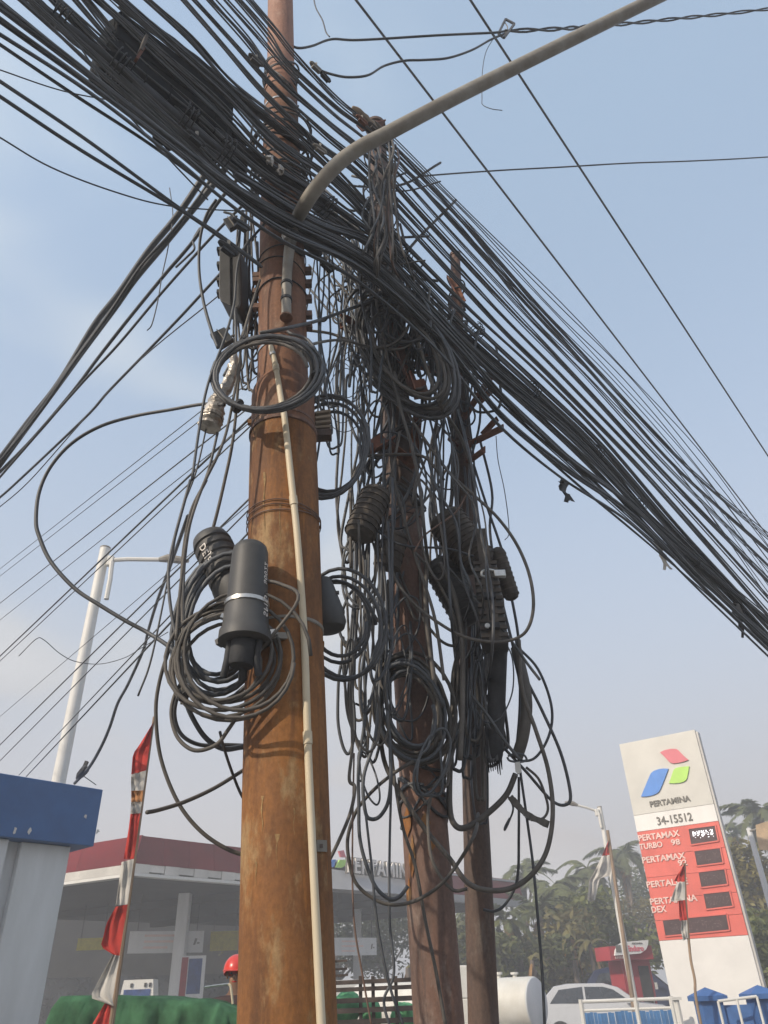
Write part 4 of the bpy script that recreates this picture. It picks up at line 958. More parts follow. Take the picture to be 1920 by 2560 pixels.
# ================================================================ the three rusty poles
class Axis:
    def __init__(s, Y, x1, y1, x0, y0):
        s.b = PY(x1, y1, Y); s.t = PY(x0, y0, Y); s.d = (s.t - s.b) / (s.t.z - s.b.z)
    def z(s, z): return s.b + s.d * (z - s.b.z)
    def py(s, y):
        lo, hi = -3., 16.
        for _ in range(40):
            m_ = (lo + hi) / 2
            if proj(s.z(m_))[1] > y: lo = m_
            else: hi = m_
        return s.z((lo + hi) / 2)
    def r(s, y, w): return w * depth(s.py(y)) / F_PX / 2
AX1 = Axis(2.5, 718, 2480, 701, 0)
AX2 = Axis(3.46, 1092, 2480, 938, 312)
AX3 = Axis(3.85, 1206, 2480, 1138, 640)
prof1 = [(2560, 250), (2200, 228), (1950, 214), (1600, 192), (1200, 171), (1094, 163)]
R1 = AX1.r(1500, 186)
p1 = thing('utility_pole', 'thick rusty orange steel pole with cream conduit in the foreground', 'utility pole', AX1.z(0))
def shaft(ax, prof, name, mat, parent, ground=False, n=40, top=None, dent=0.0):
    P = []; Rr = []
    if ground:
        P.append(ax.z(0)); Rr.append(ax.r(*prof[0]))
    for y, w in prof: P.append(ax.py(y)); Rr.append(ax.r(y, w))
    if top is not None: P.append(ax.z(top)); Rr.append(Rr[-1] * .97)
    return MB().tube(P, Rr, n).build(name, mat, parent, smooth=45)
shaft(AX1, prof1, 'lower_shaft', 'rust', p1, True)
shaft(AX1, [(1094, 158), (1050, 157), (1000, 156), (985, 150), (968, 130)], 'sleeve', 'rust_up', p1)
shaft(AX1, [(972, 127), (850, 121), (730, 117), (560, 108), (420, 96), (330, 88), (240, 80), (228, 72)], 'middle_shaft', 'rust_up', p1)
shaft(AX1, [(236, 70), (120, 66), (0, 62)], 'upper_shaft', 'rust_top', p1, top=8.6)
def ring(ax, y, w, h, name, mat, parent, n=40, tilt=0):
    c = ax.py(y); r_ = ax.r(y, w); hh = h * depth(c) / F_PX / 2
    prof = [(-hh, r_ * .96), (-hh, r_), (hh, r_), (hh, r_ * .96)]
    return MB().tube([c + ax.d * a for a, _ in prof], [b for _, b in prof], n).build(name, mat, parent, smooth=30)
ring(AX1, 1092, 170, 9, 'pole_ring', 'rust_dark', p1); ring(AX1, 1072, 160, 6, 'pole_ring', 'rust_dark', p1)  # upper, thinner ring: a ring shadow on the sleeve put into dark rust colour
ring(AX1, 893, 127, 9, 'steel_band', 'steel', p1); ring(AX1, 870, 125, 18, 'rubber_band', 'rust_dark', p1)
ring(AX1, 284, 87, 6, 'steel_band', 'steel', p1); ring(AX1, 238, 84, 10, 'pole_ring', 'rust_top', p1)
ring(AX1, 1582, 196, 7, 'steel_band', 'galv', p1)
def wrapwire(ax, y, w, tilt, wob, parent, mat='cable_brown', name='tie_wire', r_=.0022, seed=0):
    rng = random.Random(seed); c = ax.py(y); rr = ax.r(y, w) + r_; pts = []
    for i in range(41):
        a = 2 * math.pi * i / 40; pts.append(c + Vector((math.cos(a) * rr, math.sin(a) * rr, tilt * math.cos(a) + wob * math.sin(a * 3 + seed))))
    return MB().tube(pts, r_, 5).build(name, mat, parent)
for i, y in enumerate((1300, 1310, 1322)): wrapwire(AX1, y, 181, .01 * (i - 1), .004, p1, seed=i)
wrapwire(AX1, 745, 119, .0, .006, p1, 'rubber', r_=.004); wrapwire(AX1, 660, 114, .03, .004, p1, 'rubber', r_=.003, seed=3); wrapwire(AX1, 690, 116, -.03, .006, p1, 'rubber', r_=.003, seed=5)
def surf1(px, py, off=0.0):                 # point on the front of the foreground pole
    ys = [a for a, _ in prof1 + [(972, 127), (560, 108), (0, 62)]]; tab = sorted(prof1 + [(1000, 157), (985, 140), (965, 127), (730, 117), (560, 108), (0, 62)])
    w = tab[0][1]
    for (ya, wa), (yb, wb) in zip(tab, tab[1:]):
        if ya <= py <= yb: w = wa + (wb - wa) * (py - ya) / (yb - ya)
    if py > tab[-1][0]: w = tab[-1][1]
    c = AX1.py(py); r_ = AX1.r(py, w) + off; q = PY(px, py, 2.5)
    for _ in range(6):
        dx = max(-r_ * .98, min(r_ * .98, q.x - c.x)); q = PY(px, py, c.y - math.sqrt(r_ * r_ - dx * dx))
    return q
# number plate
a = [surf1(x, y, .003) for x, y in ((790, 2100), (815, 2101), (816, 2130), (791, 2129))]
MB().prism(a, Vector((.003, -.004, 0))).build('number_plate', 'galv', p1)
a = [surf1(x, y, .008) for x, y in ((800, 2110), (807, 2110), (807, 2120), (800, 2120))]
MB().prism(a, Vector((.0005, -.001, 0))).build('plate_mark', 'rust_grey', p1)
# pale drips of old paint
for x, y, w, h, hd in ((692, 2085, 4, 90, 15), (640, 2150, 5, 60, 6), (655, 1990, 7, 90, 8), (735, 2020, 4, 70, 5), (700, 1260, 5, 120, 7), (660, 1180, 6, 150, 8), (760, 1180, 3, 90, 4)):
    L_ = []; R_2 = []
    for k in range(9):
        f = k / 8; ww = (hd if f < .2 else w) * (.6 + .4 * math.sin(k * 2.1 + x)) * (1 - .75 * f); L_.append(surf1(x - ww * .5 + 1.5 * math.sin(k + x), y + h * f, .0006)); R_2.append(surf1(x + ww * .5 + 1.5 * math.sin(k + x), y + h * f, .0006))
    mb = MB().add(L_ + R_2, [(k, k + 1, k + 10, k + 9) for k in range(8)]); mb.build('paint_drip', 'paint_drip', p1, fix=False)
# bolts on the left flank
for y in (688, 728, 766, 700):
    c = AX1.py(y); r_ = AX1.r(y, 117); MB().bar(c - Vector((r_ - .004, 0, 0)), c - Vector((r_ + .03, 0, 0)), .03, .03).build('bolt_lug', 'rust_dark', p1)
for y in (680, 712, 750, 790, 820):
    c = AX1.py(y); r_ = AX1.r(y, 117); MB().bar(c + Vector((r_ - .004, 0, 0)), c + Vector((r_ + .03, 0, 0)), .03, .035).build('bolt_lug', 'rust_dark', p1)
# pole steps: small lugs
for x, y in ((627, 1056), (802, 1612)):
    q = PY(x, y, 2.5); c = AX1.py(y); dv = (q - c).normalized(); MB().bar(q - dv * .02, q + dv * .012, .02, .022).build('lug', 'rust', p1)
# cream conduit
cp_ = [(677, 866), (690, 920), (703, 1000), (712, 1050), (728, 1200), (742, 1330), (755, 1500), (763, 1650), (771, 1900), (785, 2200), (803, 2560), (815, 2800)]
cw = [13, 14, 15, 16, 17, 17.5, 18, 19, 20, 21, 24, 25]
P = [surf1(x, y, .011) for x, y in cp_]
rs = [w * depth(p) / F_PX / 2 for w, p in zip(cw, P)]
P2 = smooth(P, 5); R2 = []
for i in range(len(P) - 1): R2 += [rs[i] + (rs[i + 1] - rs[i]) * j / 5 for j in range(5)]
R2.append(rs[-1]); zend = P2[-1]
cd_ = thing('conduit', 'cream plastic conduit running up the front of the rusty orange pole', 'conduit', Vector((P2[-1].x, P2[-1].y, max(0, P2[-1].z))))
MB().tube(P2, R2, 14).build('pipe', 'cream', cd_, smooth=50)
for i, f in ((2, .0), (19, 0), (36, 0)):
    q = P2[i * 1 + 3]; dv = (P2[i + 4] - P2[i + 2]).normalized(); MB().tube([q - dv * .02, q + dv * .02], R2[i + 3] * 1.22, 14).build('coupling', 'cream', cd_, smooth=40)
q = P2[0]; dv = (P2[1] - P2[0]).normalized(); MB().tube([q + dv * .045, q + dv * .06], R2[0] * 1.3, 14).build('clip', 'steel', cd_)
MB().tube([q - dv * .05, q - dv * .02, q], [R2[0] * .25, R2[0] * .5, R2[0] * .55], 10).build('inner_cable', 'galv', cd_, smooth=40)
# lamp arm: galvanised pipe strapped to the pole and bending out to the right over the camera's view
arm = [(716, 790), (716, 740), (718, 680), (724, 620), (738, 560), (766, 506), (800, 458), (850, 405), (905, 366), (960, 338), (1020, 306), (1150, 238), (1300, 163), (1480, 74), (1660, -14), (1900, -130)]
aY = [None] * 5 + [2.25, 2.18, 2.14, 2.12, 2.11, 2.1, 2.1, 2.1, 2.1, 2.1, 2.1]
P = []
for (x, y), Yy in zip(arm, aY): P.append(surf1(x, y, .030) if Yy is None else PY(x, y, Yy))
rs = [.023, .023, .024, .027, .033] + [.037] * 11
P2 = smooth(P, 6); R2 = []
for i in range(len(P) - 1): R2 += [rs[i] + (rs[i + 1] - rs[i]) * j / 6 for j in range(6)]
R2.append(rs[-1])
la = thing('bent_pipe', 'long galvanised pipe arm bending out from the rusty pole to the upper right', 'lamp arm', P2[0])
MB().tube(P2, R2, 20).build('pipe', 'galv', la, smooth=50)
MB().tube([P2[0] - Vector((0, 0, .003)), P2[0] + Vector((0, 0, -.012))], [.030, .030], 20).build('end_collar', 'rust_up', la)
for i in (5, 9):
    q = P2[i]; dv = (P2[i + 1] - P2[i - 1]).normalized(); MB().tube([q - dv * .008, q + dv * .008], R2[i] * 1.2, 20).build('clamp', 'rubber', la)
# second and third poles
p2 = thing('utility_pole', 'dark rusty second pole with rust brackets, right of the orange pole', 'utility pole', AX2.z(0))
shaft(AX2, [(2560, 128), (2200, 118), (2000, 112), (1700, 104), (1300, 90)], 'lower_shaft', 'rust_dark', p2, True)
shaft(AX2, [(1300, 82), (1000, 72), (700, 62), (460, 52), (318, 44)], 'upper_shaft', 'rust_grey', p2)
ring(AX2, 1300, 98, 14, 'collar', 'rust_dark', p2); ring(AX2, 318, 52, 10, 'cap', 'rust_grey', p2)
p3 = thing('utility_pole', 'thin dark brown third pole at the right of the tangle', 'utility pole', AX3.z(0))
shaft(AX3, [(2560, 78), (2200, 70), (1900, 60), (1400, 52), (1100, 46), (900, 38)], 'lower_shaft', 'rust_grey', p3, True)
shaft(AX3, [(905, 32), (640, 24)], 'upper_shaft', 'rust_dark', p3); ring(AX3, 640, 28, 10, 'cap', 'rust_dark', p3); ring(AX3, 1105, 52, 10, 'collar', 'rust_grey', p3)
# rusty patch of wrapped cement where the third pole is joined low down
c = AX3.py(2120); blob(MB(), c, .058, .058, .10, 4.2, .35).build('cement_lump', 'brown_paper', p3, smooth=0)
def bk(p, y0, x0, y1, x1, Y0, Y1, w=.05):
    MB().angle(PY(x0, y0, Y0), PY(x1, y1, Y1), w, .008).build('bracket', 'bracket', p)
bk(p2, 800, 852, 838, 925, 3.10, 3.30); bk(p2, 822, 850, 850, 905, 3.16, 3.35, .04); bk(p2, 812, 965, 985, 1026, 3.22, 3.22, .06); bk(p2, 868, 975, 938, 1158, 3.2, 3.65, .05)
bk(p2, 905, 985, 955, 1150, 3.3, 3.7, .05); bk(p2, 955, 1022, 1000, 1036, 3.12, 3.12, .09); bk(p2, 1150, 1046, 1040, 1056, 3.3, 3.3, .055); bk(p2, 1042, 1050, 1025, 1098, 3.3, 3.45, .05)
bk(p2, 1140, 928, 1112, 975, 3.15, 3.2, .08); bk(p2, 1120, 960, 1175, 1030, 3.2, 3.3, .07); bk(p2, 760, 960, 770, 1040, 3.25, 3.4, .06); bk(p2, 330, 905, 318, 955, 3.3, 3.4, .07)
bk(p3, 1050, 1165, 950, 1232, 3.75, 3.6, .05); bk(p3, 1010, 1205, 978, 1238, 3.72, 3.6, .05); bk(p3, 1120, 1172, 1078, 1260, 3.75, 3.55, .05); bk(p3, 1090, 1214, 1052, 1248, 3.7, 3.6, .045); bk(p3, 1160, 1176, 1132, 1214, 3.75, 3.6, .045); bk(p3, 1100, 1118, 1120, 1140, 3.75, 3.8, .03)
bk(p3, 700, 1120, 760, 1150, 3.8, 3.78, .05)
# flaking orange patches on the second pole
for x, y, w, h in ((1018, 2050, 10, 70), (1062, 2055, 14, 40), (1030, 2140, 8, 90), (1082, 2105, 8, 34), (1138, 2510, 7, 26), (1022, 2230, 6, 60)):
    c = AX2.py(y); pts = []
    for k in range(8):
        a = 2 * math.pi * k / 8; q = PY(x + w * math.cos(a) * (1 + .3 * math.sin(k * 2.3)), y + h * math.sin(a) * .5 * (1 + .25 * math.cos(k * 3.1)), 3.46)
        r_ = AX2.r(q and y, 118) + .0015; dx = max(-r_ * .95, min(r_ * .95, q.x - c.x)); pts.append(PY(*proj(q), c.y - math.sqrt(r_ * r_ - dx * dx)))
    MB().prism(pts, Vector((0, -.002, 0))).build('flaked_rust', 'rust', p2)

# ================================================================ overhead cables
NC = [0]
def cable(pts3, w, label, group, mat='cable', name='cable', n=6, k=6, cat='cable', wpx=True, clips=None):
    pts = smooth(pts3, k) if k > 1 else pts3
    r_ = w * sum(depth(p) for p in pts3) / len(pts3) / F_PX / 2 if wpx else w
    ob = MB().tube(pts, r_, n).build(name, mat, None, smooth=0, fix=False)
    NC[0] += 1
    return tag(ob, label, cat, group)
def lerp(a, b, t): return a + (b - a) * t
CP = -2.80
def extend(P, e0, e1):
    a = (P[0] - P[1]).normalized(); b = (P[-1] - P[-2]).normalized(); A_ = []; B_2 = []
    k = .4
    while k < e0: A_.append(P[0] + a * k); k *= 1.7
    k = .4
    while k < e1: B_2.append(P[-1] + b * k); k *= 1.7
    return A_[::-1] + P + B_2
def strands(secs, clusters, label, group, w=(3.5, 7), mats=('cable', 'cable', 'cable_grey', 'cable_faded_hazy'), cj=.05, seed=1, ext0=5, ext1=22, vj=.012, drift=.05, name='overhead_cable', c0=None):
    rng = random.Random(seed); c0 = CP if c0 is None else c0
    for vc, sp, n in clusters:
        dr = [rng.uniform(-drift, drift) for _ in secs]; cc = c0 + rng.uniform(-cj, cj)
        for i in range(n):
            v = vc + rng.uniform(-sp, sp); c = cc + rng.uniform(-.03, .03); pts = []; tw = rng.uniform(0, 6.28)
            for j, ((xa, ya), (xb, yb)) in enumerate(secs):
                vv = v + dr[j] + rng.uniform(-vj, vj) + sp * .5 * math.sin(j * 1.1 + tw)
                pts.append(PC(lerp(xa, xb, vv), lerp(ya, yb, vv), c + rng.uniform(-.012, .012)))
            pts = extend(pts, ext0, ext1)
            cable(pts, rng.uniform(*w) * depth(PC(700, 450, CP)) / F_PX / 2, label, group, rng.choice(mats), name, n=5, k=7, wpx=False)
gA = 'cables of the thick overhead bundle'
strands([((40, -30), (350, -30)), ((235, 170), (480, 90)), ((430, 340), (600, 205)), ((610, 490), (720, 310)), ((760, 590), (850, 430)), ((930, 680), (985, 575)), ((1120, 850), (1180, 780)), ((1300, 1005), (1365, 950)), ((1470, 1160), (1515, 1095)), ((1650, 1352), (1690, 1310)), ((1790, 1484), (1820, 1450)), ((1930, 1630), (1940, 1580))],
        [(.05, .06, 9), (.22, .06, 11), (.40, .06, 11), (.58, .06, 11), (.78, .05, 11), (.97, .03, 6)],
        'black cable in the thick overhead bundle crossing from top left to right edge', gA, seed=1)
strands([((415, -30), (600, -30)), ((540, 110), (690, 70)), ((660, 235), (740, 140)), ((790, 360), (850, 245)), ((905, 460), (965, 340)), ((1090, 660), (1130, 520)), ((1250, 830), (1330, 740)), ((1400, 970), (1500, 930)), ((1620, 1200), (1720, 1170)), ((1930, 1560), (1930, 1345))],
        [(.05, .04, 6), (.25, .04, 6), (.45, .05, 7), (.66, .03, 4), (.80, .04, 5), (.97, .04, 4)],
        'black cable in the upper overhead bundle passing behind the pipe arm', 'cables of the upper overhead bundle', w=(3.5, 6.5), seed=2, drift=.03)
strands([((-40, 60), (-20, -30)), ((220, 230), (235, 180)), ((430, 390), (445, 350)), ((560, 500), (565, 440)), ((700, 600), (710, 520)), ((900, 705), (930, 635)), ((1100, 880), (1130, 825)), ((1240, 1060), (1270, 990)), ((1400, 1190), (1420, 1130)), ((1580, 1310), (1600, 1270)), ((1750, 1480), (1760, 1440)), ((1930, 1650), (1930, 1600))],
        [(.0, .03, 3), (.35, .08, 7), (.80, .10, 9)],
        'black cable along the lower side of the overhead bundle', 'cables along the lower side of the bundle', seed=3, w=(4, 8), c0=CP + .12)
strands([((560, 470), (600, 420)), ((760, 590), (800, 540)), ((900, 680), (950, 600)), ((1060, 815), (1090, 750)), ((1220, 1000), (1240, 900)), ((1420, 1190), (1450, 1090)), ((1640, 1380), (1660, 1310)), ((1930, 1630), (1930, 1540))],
        [(.02, .03, 3), (.30, .10, 8), (.75, .12, 8)],
        'black cable of the sagging bundle running right from the tangle', 'cables of the sagging bundle at right', seed=4, ext0=0, w=(3.5, 6))
strands([((950, 380), (985, 340)), ((1150, 570), (1180, 540)), ((1330, 800), (1400, 760)), ((1500, 980), (1580, 940)), ((1700, 1190), (1760, 1150)), ((1930, 1520), (1930, 1370))],
        [(i / 8, .01, 1) for i in range(9)],
        'thin cable spreading above the bundle toward the right edge', 'thin cables above the bundle at right', seed=5, ext0=0, w=(3, 4.5), drift=.08)
# stretches where the bundles are bound together
for pts, w, lab in (([(440, 345), (520, 420), (610, 490), (700, 560), (800, 640)], 34, 'tightly bound black stretch of bundle crossing the orange pole under the pipe arm'), ([(530, 330), (620, 390), (700, 440), (790, 510), (880, 590)], 46, 'thick bound stretch of bundle crossing the orange pole behind the pipe arm'),
                    ([(80, 0), (180, 85), (300, 180), (420, 280), (560, 390)], 40, 'thick bound stretch of bundle under the slung closure'), ([(300, 10), (420, 100), (540, 195), (660, 290), (760, 370)], 34, 'bound stretch of bundle along the upper side of the slung closure')):
    P = smooth([PC(x, y, CP - .05) for x, y in pts], 10); r_ = w * .8 * depth(PC(700, 450, CP)) / F_PX / 2
    rr = [r_ * (.55 + .45 * math.sin(math.pi * min(1, .15 + .7 * i / (len(P) - 1))) + .06 * math.sin(i * 1.3)) for i in range(len(P))]
    tag(MB().tube(P, rr, 9).build('bundle_wrap', 'rubber', None, smooth=0, fix=False), lab, 'cable bundle')
# wire bindings round the bundles
for i, (x, y, w) in enumerate(((150, 40, 80), (300, 170, 110), (470, 300, 100), (560, 380, 110), (815, 520, 90), (1010, 640, 70), (1190, 830, 60), (1330, 975, 55), (1490, 1130, 44), (1600, 1262, 38), (1735, 1404, 34), (1850, 1522, 30))):
    c = PC(x, y, CP); r_ = w * depth(c) / F_PX / 2; a_ = (E1 * .95 + up * random.uniform(-.25, .05)).normalized(); u_ = a_.orthogonal().normalized(); v_ = a_.cross(u_); pts = []
    for k in range(61):
        an = 2 * math.pi * k / 20; pts.append(c + (u_ * math.cos(an) * .7 + v_ * math.sin(an)) * r_ * (1 + .08 * math.sin(an * 2.3 + i)) + a_ * (k - 30) * .0012)
    o_ = MB().tube(pts, .0035, 5).build('binding_wire', 'rubber', None, smooth=0, fix=False)
    tag(o_, 'binding wire round the overhead bundle, number %s from the left' % ('one two three four five six seven eight nine ten eleven twelve'.split()[i]), 'binding wire', 'binding wires on the bundle')
# separate overhead cables at upper left
def over(pts, w, label, mat='cable', c=CP, ext=(4, 0), group=None):
    P = [PC(x, y, c) for x, y in pts]
    r_ = w * depth(P[-1]) / F_PX / 2; P = extend(P, *ext)
    return cable(P, r_, label, group, mat, 'overhead_cable', k=8, wpx=False)
over([(-20, 190), (211, 346), (447, 519), (549, 587), (650, 662)], 8, 'upper of the two cables entering low at the left edge and meeting at the pole')
over([(-20, 228), (203, 376), (447, 523), (560, 600), (655, 668)], 8, 'lower of the two cables entering low at the left edge and meeting at the pole')
over([(-20, 332), (127, 418), (291, 481), (426, 515), (590, 527), (640, 525)], 3.2, 'thin sagging wire, lowest of those entering at upper left')
over([(-20, 168), (160, 228), (320, 257), (422, 268), (560, 300)], 2.6, 'hair-thin wire crossing under the large hanging closure', c=CP - .2)
over([(-20, 98), (190, 240), (367, 355), (500, 452), (640, 560), (760, 640)], 7, 'single straight cable just below the thick bundle at upper left')
over([(60, -20), (190, 105), (280, 240), (420, 395), (520, 500)], 4, 'slanting cable that crosses the other bundle cables at upper left', c=CP + .1)
# high power lines
for (xa, ya), (xb, yb), z, lab in (((890, 0), (1920, 1340), 9.4, 'left of two straight power lines crossing the upper right sky'), ((1176, 0), (1920, 1140), 9.4, 'right of two straight power lines crossing the upper right sky')):
    a = PZ(xa, ya, z); b = PZ(xb, yb, z); d = (b - a).normalized()
    cable([a - d * 6, a, a.lerp(b, .5), b, b + d * 40], .013, lab, 'straight power lines at upper right', 'cable_grey', 'power_line', wpx=False, k=4)
# wires at upper right
def wire(pts, Y, w, label, mat='cable', group=None, name='wire', n=6, k=7):
    """pts (x, y) or (x, y, Y)"""
    P = []
    m_ = len(pts)
    for i, p in enumerate(pts):
        yy = p[2] if len(p) > 2 else (Y if not isinstance(Y, tuple) else lerp(Y[0], Y[1], i / (m_ - 1)))
        P.append(PY(p[0], p[1], yy))
    return cable(P, w, label, group, mat, name, n=n, k=k)
wire([(690, 108), (720, 110), (745, 120), (780, 115), (830, 98), (900, 100), (1100, 88), (1230, 82), (1262, 78)], (2.45, 2.7), 6, 'service wire from the pole top to the small connector frame at upper right', name='service_wire')
tw = [(1262, 78), (1400, 72), (1480, 66), (1580, 58), (1700, 46), (1820, 34), (1960, 18)]
for ph, lab in ((0, 'first strand of the twisted service wire right of the connector frame'), (1, 'second strand of the twisted service wire right of the connector frame')):
    P = smooth([PY(x, y, lerp(2.7, 3.6, i / 6)) for i, (x, y) in enumerate(tw)], 8)
    P = [p + (UPV * math.sin(i * .8 + ph * math.pi) + FWD * math.cos(i * .8 + ph * math.pi)) * .011 for i, p in enumerate(P)]
    P.append(P[-1] + (P[-1] - P[-9]).normalized() * 8)
    tag(MB().tube(P, .008, 6).build('service_wire', 'cable', None, smooth=0, fix=False), lab, 'cable')
wire([(800, 176), (830, 186), (870, 193), (920, 188), (960, 165), (1010, 152), (1060, 150), (1120, 145), (1180, 125), (1225, 100), (1262, 84)], (2.45, 2.7), 6, 'wavy wire rising to the connector frame at upper right', name='service_wire')
wire([(1040, 448, 3.5), (1060, 440, 3.5), (1250, 426, 3.7), (1400, 418, 3.8), (1570, 408, 4), (1740, 402, 4.2), (1960, 390, 4.6), (2500, 355, 6)], 0, 3.4, 'thin wavy wire running level to the right edge', name='service_wire')
wire([(783, -10), (790, 20), (806, 50), (815, 80), (824, 92)], 2.5, 3.5, 'short wire end dangling at the top right of the orange pole', name='loose_wire')
wire([(1236, 92), (1215, 130), (1206, 180), (1205, 245), (1207, 262), (1228, 272), (1256, 276)], 2.68, 2.0, 'hair-thin wire hanging from the connector frame', name='loose_wire')
c = [PY(x, y, 2.7) for x, y in ((1264, 48), (1286, 60), (1260, 95), (1246, 84))]
t = thing('connector_frame', 'small metal connector frame on the wires at upper right', 'connector', c[3])
for i in range(4): MB().bar(c[i], c[(i + 1) % 4], .014, .014).build('frame_bar', 'cable_grey', t)
MB().tube(smooth([c[0].lerp(c[2], .2), c[1].lerp(c[3], .5) + Vector((.01, 0, .01)), c[2].lerp(c[0], .1)], 5), .004, 5).build('wire_loop', 'galv', t)

# ================================================================ cables falling away to lower left
PL_N = Vector((2.0, 2.3, 0)).normalized(); PL_P = Vector((-.6, 2.55, 0))
def lowleft(pts, w, label, off=0., group=None, name='overhead_cable', mat='cable', ext=8):
    P = [PP(x, y, PL_P + PL_N * off, PL_N) for x, y in pts]
    if ext: P = extend(P, 0, ext)
    return cable(P, w * depth(P[2]) / F_PX / 2, label, group, mat, name, wpx=False)
lowleft([(575, 330), (540, 392), (447, 534), (371, 627), (295, 736), (236, 812), (148, 956), (72, 1053), (-10, 1160)], 16, 'thick upper cable of the twisted pair dropping to the left edge')
lowleft([(590, 370), (550, 440), (464, 546), (405, 618), (338, 698), (287, 770), (211, 872), (140, 970), (62, 1076), (-10, 1175)], 16, 'thick lower cable of the twisted pair dropping to the left edge', -.03)
lowleft([(555, 400), (500, 490), (430, 580), (350, 670), (270, 790), (190, 900), (100, 1030), (-10, 1166)], 9, 'thin cable twisted with the thick pair dropping to the left edge', -.05)
lowleft([(600, 440), (540, 513), (485, 600), (409, 690), (321, 798), (245, 895), (181, 980), (84, 1094), (-10, 1190)], 9, 'wavy cable next below the thick twisted pair')
lowleft([(500, 570), (483, 600), (486, 622), (470, 640), (440, 668)], 6, 'short stub hanging from the wavy cable left of the pole', .0, ext=0, name='loose_wire')
lowleft([(620, 500), (565, 555), (502, 622), (401, 736), (295, 862), (203, 960), (89, 1090), (-10, 1204)], 7, 'straight cable second below the thick twisted pair')
lowleft([(640, 590), (549, 686), (456, 787), (363, 884), (270, 980), (211, 1046), (42, 1206), (-10, 1252)], 7, 'straight cable third below the thick twisted pair')
lowleft([(600, 690), (544, 741), (350, 900), (207, 1052), (72, 1204), (-10, 1275)], 3, 'thin wire below the straight cables at left')
lowleft([(424, 470), (432, 540), (420, 620), (405, 690), (395, 750), (380, 810), (368, 826)], 3, 'thin loose wire hanging across the pale cloud left of the pole', ext=0, name='loose_wire')
far = [((420, 1090), (149, 1300), (-10, 1430)), ((450, 1085), (165, 1300), (-10, 1448)), ((545, 1080), (266, 1300), (-10, 1516)), ((570, 1095), (297, 1300), (-10, 1558)), ((600, 1070), (361, 1300), (190, 1471), (-10, 1650)), ((610, 1080), (374, 1300), (198, 1474), (-10, 1662)),
       ((640, 1230), (481, 1385), (316, 1560), (-10, 1872)), ((640, 1255), (487, 1404), (330, 1560), (-10, 1912)), ((620, 1330), (453, 1496), (364, 1607), (165, 1819), (47, 1938)), ((625, 1340), (458, 1500), (370, 1610), (180, 1822), (66, 1941)), ((600, 1290), (440, 1450), (-10, 1800))]
wd = [1.8, 1.8, 2.6, 1.8, 4, 2.6, 3.4, 2.6, 2.6, 3.6, 1.6]
od = ['topmost', 'second from top', 'third from top', 'fourth from top', 'fifth from top', 'sixth from top', 'seventh from top', 'eighth from top', 'first of two landing on the kiosk roof', 'second of two landing on the kiosk roof', 'faintest']
for i, (pt, w, o_) in enumerate(zip(far, wd, od)):
    Ya = 2.75; Yb = 7.5 if i < 8 or i == 10 else 10.6
    sl = (pt[1][1] - pt[0][1]) / (pt[1][0] - pt[0][0]); a = PY(672, pt[0][1] + sl * (672 - pt[0][0]), Ya); b = PY(*pt[-1], Yb)
    P = [a.lerp(b, j / 8) for j in range(9)]
    if i not in (8, 9): P.append(b + (b - a).normalized() * 12)
    lab = ('thin wire of the lower left fan, ' + o_) if i < 8 or i == 10 else ('thin wire of the lower left fan, ' + o_)
    cable(P, w * depth(P[4]) / F_PX / 2, lab, 'thin wires fanning out to lower left', 'cable_faded_hazy', 'service_wire', wpx=False, k=3)  # haze on these wires is put into the paler cable colour
P = [(470, 1290, 2.8), (421, 1427, 4), (392, 1506, 5), (370, 1579, 6), (358, 1626, 6.6), (320, 1711, 7.6), (294, 1759, 8.2), (275, 1816, 8.8), (253, 1867, 9.3), (222, 1920, 9.9), (187, 1958, 10.5)]
P3 = [PY(*p) for p in P]
tag(MB().tube(smooth(P3, 5), [lerp(.009, .022, i / 50) for i in range(51)], 6).build('service_cable', 'cable', None, smooth=0, fix=False), 'dark twisted service cable sagging onto the blue kiosk roof', 'cable')
q = PY(207, 1930, 10.15); t = thing('anchor_clamp', 'dark anchor clamp on the service cable above the blue kiosk', 'clamp', q)
dv = (P3[-1] - P3[-2]).normalized(); MB().tube([q - dv * .16, q - dv * .1, q + dv * .1, q + dv * .3], [.03, .06, .055, .02], 8).build('body', 'rubber', t, smooth=40)
MB().bar(q + Vector((0, 0, .02)), q + Vector((.03, 0, .14)), .05, .04).build('wedge', 'rubber', t); MB().tube([q + dv * .1, PY(240, 1962, 10.5)], .006, 5).build('stay', 'cable_grey', t)
wire([(47, 1640, 6), (90, 1598, 6), (110, 1600, 6), (150, 1634, 6.3), (190, 1654, 6.5), (250, 1660, 6.7), (310, 1645, 6.5), (350, 1622, 6), (420, 1580, 5)], 0, 2.0, 'hair-thin wire drooping across the tall white lamp post', 'cable_grey', name='loose_wire')

